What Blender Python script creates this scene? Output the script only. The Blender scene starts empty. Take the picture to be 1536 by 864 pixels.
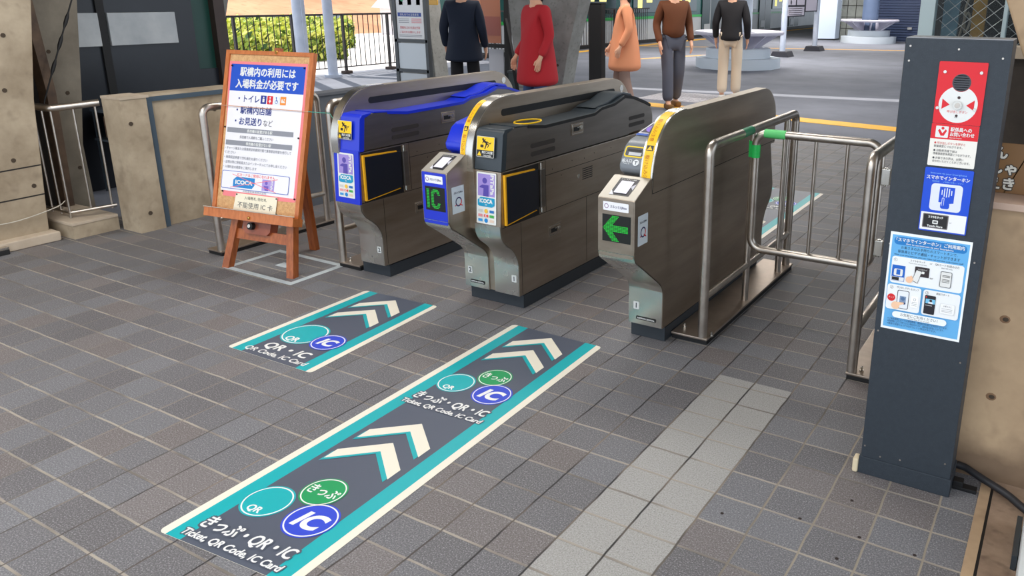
import bpy, bmesh, math, random
from mathutils import Matrix, Vector
random.seed(7)
S = bpy.context.scene
COL = S.collection
PI = math.pi

# ------------------------------------------------------------------ camera
H = 1.475
F = 1198.18
CX, CY = 768 + 149.957, 432 - 78.680
YAW, PITCH, ROLL = -0.521256425, -0.290628263, 0.00616657824
def cam_axes():
    cy, sy = math.cos(YAW), math.sin(YAW)
    fw = Vector((sy*math.cos(PITCH), cy*math.cos(PITCH), math.sin(PITCH)))
    r = Vector((cy, -sy, 0)); u = r.cross(fw)
    c, s = math.cos(ROLL), math.sin(ROLL)
    return r*c + u*s, -r*s + u*c, fw
RX, UY, FW = cam_axes()
cam_d = bpy.data.cameras.new('camera'); cam = bpy.data.objects.new('camera', cam_d); COL.objects.link(cam)
M4 = Matrix(((RX.x, UY.x, -FW.x, 0), (RX.y, UY.y, -FW.y, 0), (RX.z, UY.z, -FW.z, H), (0, 0, 0, 1)))
cam.matrix_world = M4
cam_d.sensor_fit = 'HORIZONTAL'; cam_d.sensor_width = 36; cam_d.lens = F/1536*36
cam_d.shift_x = -(CX-768)/1536; cam_d.shift_y = (CY-432)/1536
cam_d.clip_start = 0.05; cam_d.clip_end = 500
S.camera = cam
def ray(px, py): return RX*((px-CX)/F) - UY*((py-CY)/F) + FW
def G(px, py, z=0.0): d = ray(px, py); return Vector((0, 0, H)) + d*((z-H)/d.z)
def PXp(px, py, X): d = ray(px, py); return Vector((0, 0, H)) + d*(X/d.x)
def PYp(px, py, Y): d = ray(px, py); return Vector((0, 0, H)) + d*(Y/d.y)

# ------------------------------------------------------------------ light and exposure
S.view_settings.view_transform = 'Standard'; S.view_settings.look = 'None'
S.view_settings.gamma = 1.0; S.view_settings.use_curve_mapping = False
S.view_settings.exposure = 0.40
W = bpy.data.worlds.new('sky'); S.world = W; W.use_nodes = True
bg = W.node_tree.nodes['Background']; bg.inputs[0].default_value = (0.80, 0.89, 1.0, 1); bg.inputs[1].default_value = 1.5
sun_d = bpy.data.lights.new('sun', 'SUN'); sun_d.energy = 4.0; sun_d.angle = 0.01; sun_d.color = (1, .95, .87)
sun = bpy.data.objects.new('sun', sun_d); COL.objects.link(sun)
SUN_DIR = Vector((-0.45, 0.25, 1.0)).normalized()          # towards the sun
sun.rotation_euler = SUN_DIR.to_track_quat('Z', 'Y').to_euler()
FILL_LAMPS = [(-3.2, 0.6, 3.3, 3.0, 0.5, 70), (-3.0, 4.2, 3.3, 3.0, 0.5, 60), (-0.8, -0.8, 3.3, 2.4, 0.5, 40), (-5.5, 8.5, 3.3, 3.0, 0.5, 80), (-3.2, 11.0, 3.3, 3.0, 0.5, 80), (-7.5, 19, 3.7, 6, 0.6, 380), (-7.5, 27, 3.7, 6, 0.6, 380)]  # unseen area fills, added to brighten the hall and the far platform
for i, (x, y, z, sx, sy, e) in enumerate(FILL_LAMPS):
    ld = bpy.data.lights.new('fill_lamp', 'AREA'); ld.shape = 'RECTANGLE'; ld.size = sx; ld.size_y = sy; ld.energy = e; ld.color = (1, .965, .92)
    lo = bpy.data.objects.new('fill_lamp', ld); COL.objects.link(lo); lo.location = (x, y, z)

# ------------------------------------------------------------------ materials
def lin(c):
    c = c/255.0
    return c/12.92 if c <= .04045 else ((c+.055)/1.055)**2.4
def rgb(*c): return (lin(c[0]), lin(c[1]), lin(c[2]), 1)
MATS = {}
def mat(name, c, rough=.5, metal=0.0, emit=0.0, spec=None):
    if name in MATS: return MATS[name]
    m = bpy.data.materials.new(name); m.use_nodes = True
    b = m.node_tree.nodes['Principled BSDF']
    b.inputs['Base Color'].default_value = rgb(*c); b.inputs['Roughness'].default_value = rough; b.inputs['Metallic'].default_value = metal
    if spec is not None: b.inputs['Specular IOR Level'].default_value = spec
    if emit: b.inputs['Emission Color'].default_value = rgb(*c); b.inputs['Emission Strength'].default_value = emit
    MATS[name] = m; return m
def N(nt, t, **k):
    n = nt.nodes.new(t)
    for a, v in k.items():
        if a.startswith('i_'): n.inputs[a[2:].replace('_', ' ')].default_value = v
        else: setattr(n, a, v)
    return n
def mixc(nt, fac, a, b, mode='MIX'):
    n = nt.nodes.new('ShaderNodeMix'); n.data_type = 'RGBA'; n.blend_type = mode
    for s, v in ((0, fac), (6, a), (7, b)):
        if hasattr(v, 'is_linked') or isinstance(v, bpy.types.NodeSocket): nt.links.new(v, n.inputs[s])
        else: n.inputs[s].default_value = v
    return n.outputs[2]
def mth(nt, op, a, b=None, c=None):
    n = nt.nodes.new('ShaderNodeMath'); n.operation = op
    for i, v in enumerate((a, b, c)):
        if v is None: continue
        if isinstance(v, bpy.types.NodeSocket): nt.links.new(v, n.inputs[i])
        else: n.inputs[i].default_value = v
    return n.outputs[0]
def noisy(name, c1, c2, scale=8, rough=.7, metal=0.0, detail=6, stretch=(1, 1, 1), bump=.0, rr=0.0, speck=None):
    """two tones blended by noise, object space"""
    if name in MATS: return MATS[name]
    m = bpy.data.materials.new(name); m.use_nodes = True; nt = m.node_tree
    b = nt.nodes['Principled BSDF']
    tc = N(nt, 'ShaderNodeNewGeometry'); mp = N(nt, 'ShaderNodeMapping'); mp.inputs['Scale'].default_value = stretch
    nt.links.new(tc.outputs['Position'], mp.inputs[0])
    n = N(nt, 'ShaderNodeTexNoise'); n.inputs['Scale'].default_value = scale; n.inputs['Detail'].default_value = detail; n.inputs['Roughness'].default_value = .6
    nt.links.new(mp.outputs[0], n.inputs['Vector'])
    f = mth(nt, 'MULTIPLY_ADD', n.outputs['Fac'], 2.6, -.8)
    n2 = N(nt, 'ShaderNodeClamp'); nt.links.new(f, n2.inputs[0])
    col = mixc(nt, n2.outputs[0], rgb(*c1), rgb(*c2))
    if speck:
        s = N(nt, 'ShaderNodeTexNoise'); s.inputs['Scale'].default_value = speck[1]; s.inputs['Detail'].default_value = 2
        nt.links.new(tc.outputs['Position'], s.inputs['Vector'])
        sf = N(nt, 'ShaderNodeClamp'); nt.links.new(mth(nt, 'MULTIPLY_ADD', s.outputs['Fac'], 6, -3.4), sf.inputs[0])
        col = mixc(nt, mth(nt, 'MULTIPLY', sf.outputs[0], speck[2]), col, rgb(*speck[0]))
    nt.links.new(col, b.inputs['Base Color'])
    b.inputs['Metallic'].default_value = metal
    if rr:
        nt.links.new(mth(nt, 'MULTIPLY_ADD', n.outputs['Fac'], rr, rough-rr/2), b.inputs['Roughness'])
    else: b.inputs['Roughness'].default_value = rough
    if bump:
        bp = N(nt, 'ShaderNodeBump'); bp.inputs['Strength'].default_value = bump; bp.inputs['Distance'].default_value = .01
        nt.links.new(n.outputs['Fac'], bp.inputs['Height']); nt.links.new(bp.outputs[0], b.inputs['Normal'])
    MATS[name] = m; return m

TX, TY, TX0, TY0 = .1528, .1415, -1.092, 1.600
def tile_mat():
    m = bpy.data.materials.new('granite_tiles'); m.use_nodes = True; nt = m.node_tree; b = nt.nodes['Principled BSDF']
    g = N(nt, 'ShaderNodeNewGeometry'); sp = N(nt, 'ShaderNodeSeparateXYZ'); nt.links.new(g.outputs['Position'], sp.inputs[0])
    wob = N(nt, 'ShaderNodeTexNoise'); wob.inputs['Scale'].default_value = 9; nt.links.new(g.outputs['Position'], wob.inputs['Vector'])
    wv = mth(nt, 'MULTIPLY_ADD', wob.outputs['Fac'], .05, -.025)
    x, y = sp.outputs['X'], sp.outputs['Y']
    u = mth(nt, 'DIVIDE', mth(nt, 'SUBTRACT', x, TX0), TX); v = mth(nt, 'DIVIDE', mth(nt, 'SUBTRACT', y, TY0), TY)
    cu, cv = mth(nt, 'FLOOR', u), mth(nt, 'FLOOR', v)
    fu = mth(nt, 'ABSOLUTE', mth(nt, 'SUBTRACT', mth(nt, 'FRACT', mth(nt, 'ADD', u, mth(nt, 'ADD', wv, .5))), .5))     # 0 on a joint
    fv = mth(nt, 'ABSOLUTE', mth(nt, 'SUBTRACT', mth(nt, 'FRACT', mth(nt, 'ADD', v, mth(nt, 'ADD', wv, .5))), .5))
    def ramp(s, a, bb): 
        n = N(nt, 'ShaderNodeMapRange'); n.inputs[1].default_value = a; n.inputs[2].default_value = bb; nt.links.new(s, n.inputs[0]); return n.outputs[0]
    ju = ramp(fu, .026, .014); jv = ramp(fv, .036, .022)       # 1 in the joint
    wn = N(nt, 'ShaderNodeTexWhiteNoise'); wn.noise_dimensions = '2D'; cb = N(nt, 'ShaderNodeCombineXYZ'); nt.links.new(cu, cb.inputs[0]); nt.links.new(cv, cb.inputs[1]); nt.links.new(cb.outputs[0], wn.inputs['Vector'])
    base = mixc(nt, wn.outputs['Value'], rgb(94, 91, 93), rgb(112, 112, 116))
    wn2 = N(nt, 'ShaderNodeTexWhiteNoise'); wn2.noise_dimensions = '2D'; mp = N(nt, 'ShaderNodeMapping'); mp.inputs['Location'].default_value = (17.3, 5.1, 0); nt.links.new(cb.outputs[0], mp.inputs[0]); nt.links.new(mp.outputs[0], wn2.inputs['Vector'])
    base = mixc(nt, mth(nt, 'MULTIPLY', mth(nt, 'GREATER_THAN', wn2.outputs['Value'], .82), .5), base, rgb(116, 104, 98))
    # pale band two tiles wide
    band = mth(nt, 'MULTIPLY', mth(nt, 'MULTIPLY', mth(nt, 'GREATER_THAN', x, TX0), mth(nt, 'LESS_THAN', x, TX0+2*TX)), mth(nt, 'LESS_THAN', y, 2.79))
    base = mixc(nt, band, base, rgb(160, 158, 154))
    # big stains
    ns = N(nt, 'ShaderNodeTexNoise'); ns.inputs['Scale'].default_value = 1.3; ns.inputs['Detail'].default_value = 4; nt.links.new(g.outputs['Position'], ns.inputs['Vector'])
    base = mixc(nt, ramp(ns.outputs['Fac'], .35, .7), mixc(nt, .16, base, rgb(60, 56, 54)), base)
    # speckle of the granite
    s1 = N(nt, 'ShaderNodeTexNoise'); s1.inputs['Scale'].default_value = 210; s1.inputs['Detail'].default_value = 6; s1.inputs['Roughness'].default_value = .75; nt.links.new(g.outputs['Position'], s1.inputs['Vector'])
    base = mixc(nt, mth(nt, 'MULTIPLY', ramp(s1.outputs['Fac'], .52, .66), .62), base, rgb(190, 190, 192))
    base = mixc(nt, mth(nt, 'MULTIPLY', ramp(s1.outputs['Fac'], .48, .34), .6), base, rgb(50, 50, 54))
    # joints: dark slots run along the passage, sandy mortar across; mortar everywhere on the left
    pn = N(nt, 'ShaderNodeTexNoise'); pn.inputs['Scale'].default_value = 3.1; nt.links.new(g.outputs['Position'], pn.inputs['Vector'])
    mort = mixc(nt, ramp(pn.outputs['Fac'], .36, .54), rgb(108, 101, 94), rgb(156, 148, 136))
    slot = mixc(nt, ramp(pn.outputs['Fac'], .45, .64), rgb(40, 38, 38), rgb(126, 114, 102))
    left = ramp(x, -2.2, -2.9)
    slot = mixc(nt, mth(nt, 'MULTIPLY', left, .75), slot, rgb(128, 122, 114))
    near = mth(nt, 'MULTIPLY', ramp(x, -.85, -.55), ramp(y, 2.9, 2.5)); slot = mixc(nt, mth(nt, 'MULTIPLY', near, .75), slot, rgb(156, 146, 130))
    c = mixc(nt, jv, base, mort); c = mixc(nt, ju, c, slot)
    nt.links.new(c, b.inputs['Base Color']); b.inputs['Roughness'].default_value = .62
    hgt = mth(nt, 'SUBTRACT', 1.0, mth(nt, 'MAXIMUM', ju, jv))
    bp = N(nt, 'ShaderNodeBump'); bp.inputs['Strength'].default_value = .35; bp.inputs['Distance'].default_value = .004
    nt.links.new(hgt, bp.inputs['Height']); nt.links.new(bp.outputs[0], b.inputs['Normal'])
    return m
M_TILE = tile_mat()
M_ASPH = noisy('asphalt', (104, 107, 117), (124, 127, 138), 1.2, .85, speck=((160, 160, 165), 160, .35))
M_STEEL = noisy('brushed_steel', (154, 141, 126), (176, 163, 148), 5, .40, .95, 4, (1, .35, 3), rr=.12)
M_HOUS = noisy('housing_steel', (118, 112, 106), (136, 130, 124), 5, .42, .9, 4, (1, .35, 3), rr=.1)
M_STEELL = noisy('bright_steel', (196, 192, 184), (214, 212, 206), 4, .27, 1.0, 3, rr=.1)
M_TUBE = noisy('tube_steel', (184, 174, 164), (206, 198, 188), 14, .34, 1.0, 4, rr=.12)
M_BASE = noisy('base_plate_steel', (172, 158, 144), (194, 178, 164), 9, .45, 1.0, 4, rr=.15)
M_CONC = noisy('concrete_warm', (144, 128, 106), (190, 174, 150), 3.0, .85, bump=.35, speck=((88, 74, 60), 14, .22))
M_CONCL = noisy('concrete_light_warm', (154, 128, 100), (196, 168, 134), 2.4, .85, bump=.35, speck=((104, 82, 64), 9, .4))
M_CONCG = noisy('concrete_grey', (122, 122, 118), (150, 150, 146), 4.0, .85, bump=.25, speck=((80, 80, 78), 30, .4))
M_CONCW = noisy('concrete_cap', (176, 160, 140), (200, 184, 164), 5.0, .8)
M_BLACK = mat('black_gap', (12, 12, 14), .6)
M_SEAM = mat('seam_dark', (34, 30, 28), .7)
M_PLINTH = mat('plinth_charcoal', (44, 50, 56), .45)
M_BLUE = mat('gloss_blue', (22, 48, 196), .3)
M_SLATE = mat('slate_plastic', (46, 54, 60), .35)
M_GREYP = mat('grey_plastic', (118, 124, 130), .35)
M_YEL = mat('warning_yellow', (246, 196, 12), .45)
M_RUBY = mat('edge_yellow', (236, 170, 18), .5)
M_FLAP = mat('flap_navy', (16, 22, 34), .4)
M_WOOD = noisy('varnished_wood', (132, 66, 30), (176, 98, 48), 9, .38, 0, 5, (6, 6, 1), rr=.1)
M_WOODL = noisy('varnished_wood_orange', (176, 96, 44), (204, 120, 62), 9, .38, 0, 5, (6, 6, 1))
M_CORK = noisy('cork', (196, 148, 100), (222, 180, 128), 60, .9, speck=((130, 88, 50), 200, .5))
M_KIOSK = noisy('kiosk_charcoal', (38, 46, 54), (44, 52, 60), 60, .55, speck=((84, 90, 98), 500, .3))
M_GREEN = mat('green_tape', (40, 206, 96), .45)
def paint(c, rough=.5):
    return mat('print_%02x%02x%02x' % c, c, rough)

# ------------------------------------------------------------------ objects
def tag(o, label=None, cat=None, group=None, kind=None):
    if label: o['label'] = label
    if cat: o['category'] = cat
    if group: o['group'] = group
    if kind: o['kind'] = kind
    return o
def empty(name, label, cat, loc=(0, 0, 0), rz=0, group=None):
    o = bpy.data.objects.new(name, None); COL.objects.link(o); o.location = loc; o.rotation_euler = (0, 0, rz); o.empty_display_size = .1
    return tag(o, label, cat, group)
class MB:
    def __init__(s): s.v = []; s.f = []; s.mi = []; s.mats = []; s.sm = []
    def m(s, mt):
        if mt not in s.mats: s.mats.append(mt)
        return s.mats.index(mt)
    def add(s, vs, fs, mt, smooth=False, mx=None):
        o = len(s.v); k = s.m(mt)
        for p in vs: s.v.append(tuple(mx @ Vector(p)) if mx else tuple(p))
        for f in fs: s.f.append([o+i for i in f]); s.mi.append(k); s.sm.append(smooth)
        return s
    def box(s, x0, x1, y0, y1, z0, z1, mt, mx=None):
        x0, x1 = sorted((x0, x1)); y0, y1 = sorted((y0, y1)); z0, z1 = sorted((z0, z1))
        vs = [(x, y, z) for z in (z0, z1) for y in (y0, y1) for x in (x0, x1)]
        return s.add(vs, [(0, 2, 3, 1), (4, 5, 7, 6), (0, 1, 5, 4), (2, 6, 7, 3), (0, 4, 6, 2), (1, 3, 7, 5)], mt, False, mx)
    def bbox(s, x0, x1, y0, y1, z0, z1, mt, bev=.004, seg=2, mx=None):
        bm = bmesh.new(); bmesh.ops.create_cube(bm, size=1)
        for v in bm.verts: v.co = Vector(((x0+x1)/2+v.co.x*(x1-x0), (y0+y1)/2+v.co.y*(y1-y0), (z0+z1)/2+v.co.z*(z1-z0)))
        bmesh.ops.bevel(bm, geom=list(bm.edges), offset=bev, segments=seg, affect='EDGES', profile=.5)
        return s.frombm(bm, mt, True, mx)
    def frombm(s, bm, mt, smooth=False, mx=None):
        bmesh.ops.recalc_face_normals(bm, faces=bm.faces)
        bm.verts.index_update()
        s.add([v.co[:] for v in bm.verts], [[v.index for v in f.verts] for f in bm.faces], mt, smooth, mx); bm.free(); return s
    def prism(s, prof, x0, x1, mt, axis='x', bev=0, seg=2, smooth=False, mx=None):
        """closed profile extruded along an axis; profile (y,z) for x, (x,z) for y, (x,y) for z"""
        bm = bmesh.new()
        def P(a, b, t): return {'x': (t, a, b), 'y': (a, t, b), 'z': (a, b, t)}[axis]
        A = [bm.verts.new(P(a, b, x0)) for a, b in prof]; B = [bm.verts.new(P(a, b, x1)) for a, b in prof]
        n = len(prof); bm.faces.new(A); bm.faces.new(B[::-1])
        for i in range(n): bm.faces.new((A[i], B[i], B[(i+1) % n], A[(i+1) % n]))
        bmesh.ops.recalc_face_normals(bm, faces=bm.faces)
        if bev:
            bm.edges.ensure_lookup_table()
            es = [e for e in bm.edges if len(e.link_faces) == 2 and e.calc_face_angle(0) > .6]
            bmesh.ops.bevel(bm, geom=es, offset=bev, segments=seg, affect='EDGES', profile=.5, clamp_overlap=True)
        bmesh.ops.triangulate(bm, faces=[f for f in bm.faces if len(f.verts) > 4])
        return s.frombm(bm, mt, smooth, mx)
    def tube(s, pts, r, mt, seg=14, cap=True, mx=None):
        pts = [Vector(p) for p in pts]; n = len(pts); vs = []; fs = []
        rr = r if isinstance(r, (list, tuple)) else [r]*n
        t0 = (pts[1]-pts[0]).normalized(); up = Vector((0, 0, 1)) if abs(t0.z) < .9 else Vector((1, 0, 0)); a = t0.cross(up).normalized()
        for i, p in enumerate(pts):
            t = (pts[min(i+1, n-1)]-pts[max(i-1, 0)]).normalized()
            a = (a - t*a.dot(t)).normalized(); b = t.cross(a)
            for k in range(seg):
                an = 2*PI*k/seg; vs.append(p + (a*math.cos(an)+b*math.sin(an))*rr[i])
        for i in range(n-1):
            for k in range(seg): fs.append((i*seg+k, i*seg+(k+1) % seg, (i+1)*seg+(k+1) % seg, (i+1)*seg+k))
        s.add(vs, fs, mt, True, mx)
        if cap:
            s.add([vs[k] for k in range(seg)], [tuple(range(seg))[::-1]], mt, False, mx); s.add([vs[(n-1)*seg+k] for k in range(seg)], [tuple(range(seg))], mt, False, mx)
        return s
    def cyl(s, c, r, h, mt, axis='z', seg=20, r2=None, mx=None):
        d = {'x': Vector((1, 0, 0)), 'y': Vector((0, 1, 0)), 'z': Vector((0, 0, 1))}[axis]; c = Vector(c)
        return s.tube([c, c+d*h], [r, r if r2 is None else r2], mt, seg, True, mx)
    def ball(s, c, r, mt, sc=(1, 1, 1), sub=2, mx=None):
        bm = bmesh.new(); bmesh.ops.create_icosphere(bm, subdivisions=sub, radius=r)
        for v in bm.verts: v.co = Vector((c[0]+v.co.x*sc[0], c[1]+v.co.y*sc[1], c[2]+v.co.z*sc[2]))
        return s.frombm(bm, mt, True, mx)
    def build(s, name, parent=None, label=None, cat=None, group=None, kind=None):
        me = bpy.data.meshes.new(name); me.from_pydata(s.v, [], s.f)
        for m_ in s.mats: me.materials.append(m_)
        me.polygons.foreach_set('material_index', s.mi); me.polygons.foreach_set('use_smooth', s.sm)
        if any(s.sm):
            bm = bmesh.new(); bm.from_mesh(me); 
            for e in bm.edges: e.smooth = not (len(e.link_faces) != 2 or e.calc_face_angle(0) > .7)
            bm.to_mesh(me); bm.free()
        me.update()
        o = bpy.data.objects.new(name, me); COL.objects.link(o)
        if parent is not None:
            o.parent = parent
        if any(s.sm) and len(s.v) < 60000:
            wn_ = o.modifiers.new('weighted_normals', 'WEIGHTED_NORMAL'); wn_.keep_sharp = True; wn_.weight = 100
        return tag(o, label, cat, group, kind)
def world_child(o, root):
    """child given in world coordinates"""
    bpy.context.view_layer.update(); o.matrix_parent_inverse = root.matrix_world.inverted(); return o
def fillet(pts, r, n=7):
    pts = [Vector(p) for p in pts]; out = [pts[0]]
    for i in range(1, len(pts)-1):
        a, b, c = pts[i-1], pts[i], pts[i+1]; d1 = (a-b).normalized(); d2 = (c-b).normalized()
        ang = d1.angle(d2); t = min(r/math.tan(ang/2), (a-b).length*.49, (c-b).length*.49); rr = t*math.tan(ang/2)
        p1 = b+d1*t; p2 = b+d2*t; ce = b+(d1+d2).normalized()*(rr/math.sin(ang/2))
        v1 = p1-ce; v2 = p2-ce
        om = v1.angle(v2)
        for k in range(n+1): out.append(ce+(v1*math.sin((1-k/n)*om)+v2*math.sin(k/n*om))/math.sin(om))
    out.append(pts[-1]); return out
def spline(pts, n=6):
    """Catmull-Rom through 2-D/3-D points"""
    P = [Vector((*p, 0)) if len(p) == 2 else Vector(p) for p in pts]; out = []
    for i in range(len(P)-1):
        a = P[max(i-1, 0)]; b = P[i]; c = P[i+1]; d = P[min(i+2, len(P)-1)]
        for k in range(n):
            t = k/n; out.append(.5*((2*b)+(c-a)*t+(2*a-5*b+4*c-d)*t*t+(3*b-a-3*c+d)*t*t*t))
    out.append(P[-1])
    return [tuple(p[:len(pts[0])]) for p in out]

# ------------------------------------------------------------------ printing: flat artwork with lettering
_tc = {}
def glyphs(body, bold):
    k = (body, bold)
    if k in _tc: return _tc[k]
    c = bpy.data.curves.new('t', 'FONT'); c.body = body; c.offset = bold; c.resolution_u = 8 if len(body) < 4 else 3; c.align_x = 'LEFT'
    o = bpy.data.objects.new('t', c); COL.objects.link(o); dg = bpy.context.evaluated_depsgraph_get(); dg.update()
    me = o.evaluated_get(dg).to_mesh()
    vs = [v.co[:2] for v in me.vertices]; fs = [list(p.vertices) for p in me.polygons]
    o.evaluated_get(dg).to_mesh_clear(); bpy.data.objects.remove(o); bpy.data.curves.remove(c)
    xs = [v[0] for v in vs] or [0, 1]
    _tc[k] = (vs, fs, min(xs), max(xs)); return _tc[k]
class Sheet:
    """artwork in its own u,v plane; every item lies a hair above the one before"""
    def __init__(s, dh=.0004): s.it = []; s.h = 0; s.dh = dh; s.base = None
    def poly(s, pts, c, up=True):
        if up: s.h += s.dh
        s.it.append((list(pts), [list(range(len(pts)))], c, s.h)); return s
    def rect(s, x0, y0, x1, y1, c, up=True): return s.poly([(x0, y0), (x1, y0), (x1, y1), (x0, y1)], c, up)
    def rrect(s, x0, y0, x1, y1, r, c, up=True):
        p = []
        for cx, cy, a in ((x1-r, y1-r, 0), (x0+r, y1-r, 90), (x0+r, y0+r, 180), (x1-r, y0+r, 270)):
            for k in range(6): t = math.radians(a+k*18); p.append((cx+r*math.cos(t), cy+r*math.sin(t)))
        return s.poly(p, c, up)
    def circle(s, cx, cy, r, c, n=40, ry=None, up=True): return s.poly([(cx+r*math.cos(2*PI*k/n), cy+(ry or r)*math.sin(2*PI*k/n)) for k in range(n)], c, up)
    def ring(s, cx, cy, r, w, c, n=48, a0=0, a1=360, up=True):
        if up: s.h += s.dh
        vs = []; fs = []; full = abs(a1-a0) >= 359.9
        for k in range(n if full else n+1):
            t = math.radians(a0+(a1-a0)*k/n); vs += [(cx+r*math.cos(t), cy+r*math.sin(t)), (cx+(r-w)*math.cos(t), cy+(r-w)*math.sin(t))]
        for k in range(n): a = 2*k; b = (2*k+2) % len(vs); fs.append([a, b, b+1, a+1])
        s.it.append((vs, fs, c, s.h)); return s
    def line(s, x0, y0, x1, y1, w, c, up=True):
        d = math.hypot(x1-x0, y1-y0); nx, ny = -(y1-y0)/d*w/2, (x1-x0)/d*w/2
        return s.poly([(x0-nx, y0-ny), (x1-nx, y1-ny), (x1+nx, y1+ny), (x0+nx, y0+ny)], c, up)
    def text(s, body, x, y, size, c, align='c', bold=.0, shear=0, width=None, rot=0, outline=None, up=True):
        """x,y = baseline point; width squeezes the line to that width; outline = (colour, growth)"""
        for col, bo in (([(outline[0], outline[1])] if outline else []) + [(c, bold)]):
            kan = bo > .06 or any(0x3040 < ord(ch_) < 0xa000 for ch_ in body); st = bo if kan else 0; bo = 0 if kan else bo
            vs, fs, a, b = glyphs(body, 0 if kan else bold)
            if not kan and bo != bold: vs, fs, _, _ = glyphs(body, bo)
            w = (b-a)*size; sx = size*(width/w if width else 1); w = (b-a)*sx
            ox = {'c': -w/2, 'l': 0, 'r': -w}[align]
            if up: s.h += s.dh
            ca, sa = math.cos(rot), math.sin(rot); out = []
            for p in vs:
                u = (p[0]-a)*sx+ox; v = p[1]*size; u += v*shear
                out.append((x+u*ca-v*sa, y+u*sa+v*ca))
            s.it.append((out, fs, col, s.h))
            if st*size > .0002:
                for k_ in range(8 if st > .08 else 4):
                    t_ = 2*PI*k_/(8 if st > .08 else 4)+.78; dx_, dy_ = math.cos(t_)*st*size, math.sin(t_)*st*size
                    s.it.append(([(p[0]+dx_, p[1]+dy_) for p in out], fs, col, s.h+.000008*(k_+1)))
        return s
    def build(s, name, mp, parent=None, thick=0, label=None, cat=None, group=None, rough=.45, emit=None):
        """mp(u,v,h) -> point"""
        mb = MB()
        if thick:
            pts = s.it[0][0]; n = len(pts); mt = paint(s.it[0][2], rough)
            mb.add([mp(u, v, 0) for u, v in pts]+[mp(u, v, thick) for u, v in pts], [tuple(range(n))[::-1], tuple(range(n, 2*n))]+[(i, (i+1) % n, n+(i+1) % n, n+i) for i in range(n)], mt)
        for vs, fs, c, h in s.it:
            mt = c if isinstance(c, bpy.types.Material) else paint(c, rough)
            P = [mp(u, v, h+thick) for u, v in vs]
            mb.add(P, fs, mt)
        o = mb.build(name, parent, label, cat, group)
        return o
def plane_map(o, ux, vx, nx):
    o, ux, vx, nx = map(Vector, (o, ux, vx, nx))
    return lambda u, v, h: o+ux*u+vx*v+nx*h
def right_face(x, y0=0, z0=0):     # a vertical face looking to +x: u runs along +y, v is z
    return lambda u, v, h: (x+h, y0+u, z0+v)
def front_face(y, x0=0, z0=0):     # looking to -y: u is x, v is z
    return lambda u, v, h: (x0+u, y-h, z0+v)
WHITE = (228, 228, 224); BLK = (20, 20, 22); RED = (222, 24, 40); TEAL = (20, 190, 196); KBLUE = (14, 72, 200)

# ================================================================== SETTING
mb = MB(); mb.box(-5.6, 1.4, -3.0, 8.4, -.12, 0, M_TILE)
for a_, b_ in ((1083, 770), (1278, 751), (1289, 806), (1255, 838), (1372, 833), (1200, 778)): p_ = G(a_, b_); mb.cyl((p_.x, p_.y, 0), .0055, .0006, mat('floor_hole', (44, 34, 30), .9), 'z', 9)
mb.build('floor', kind='structure')
mb = MB()
mb.box(-12.7, -5.6, -3, 8.4, -.12, 0, M_ASPH); mb.box(-12.7, 4, 8.4, 60, -.12, 0, M_ASPH)
mb.build('floor', kind='structure')
mb = MB(); M_OUT = noisy('outdoor_ground', (206, 196, 190), (238, 230, 226), .5, .9); mb.box(-60, -12.7, -6, 70, -.5, -.02, M_OUT); mb.build('floor', kind='structure')
M_CEIL = noisy('roof_concrete', (120, 116, 110), (140, 136, 130), 1, .9)
mb = MB(); mb.box(-11.0, 3, -2.2, 11.9, 3.6, 3.8, M_CEIL)
for y in (-1.5, 1.2, 3.9, 6.6, 9.3): mb.box(-11.0, 3, y, y+.25, 3.35, 3.6, M_CEIL)
mb.build('ceiling', kind='structure')
mb = MB(); mb.prism([(-13.5, 12.2), (6, 15.6), (6, 60), (-13.5, 60)], 3.9, 4.1, M_CEIL, 'z')
mb.build('ceiling', kind='structure')
mb = MB(); mb.prism([(-11, 11.9), (-13.5, 11.9), (-13.5, 11.6), (6, 15.0), (6, 11.9)], 3.6, 3.75, M_CEIL, 'z'); mb.build('ceiling', kind='structure')

def pits(mb, pts, mt, axis='x', r=.013):
    for p in pts:
        a = Vector(p); mb.cyl(a, r, .006, mt, axis, 12)
M_PIT = mat('form_tie_hole', (70, 58, 46), .9)
# left low walls
mb = MB(); mb.box(-5.22, -5.10, 2.93, 3.56, 0, .86, M_CONC)
mb.box(-5.26, -5.06, 2.755, 2.92, 0, .85, M_CONC); mb.box(-5.262, -5.055, 2.752, 2.935, .85, .866, M_CONCW); mb.box(-5.225, -5.085, 2.935, 3.56, .85, .864, M_CONC)
M_TRB = mat('trim_blue', (66, 82, 96), .5); mb.box(-5.12, -5.075, 2.922, 2.962, 0, .85, M_TRB); mb.box(-5.12, -5.085, 2.922, 3.56, .820, .850, M_TRB)
pits(mb, [(-5.062, 2.80, .70), (-5.062, 2.83, .12), (-5.102, 3.40, .72), (-5.102, 3.40, .14)], M_PIT); mb.build('wall_left', kind='structure')
mb = MB(); mb.box(-4.80, -4.69, 3.56, 4.72, 0, .78, noisy('wall_blue_grey', (84, 88, 96), (98, 102, 108), 3, .8)); mb.box(-4.81, -4.68, 3.56, 4.74, .78, .80, mat('cap_grey', (92, 94, 100), .8))
mb.box(-5.22, -4.80, 3.56, 3.66, 0, .78, M_CONC); mb.build('wall_left', kind='structure')

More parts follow.
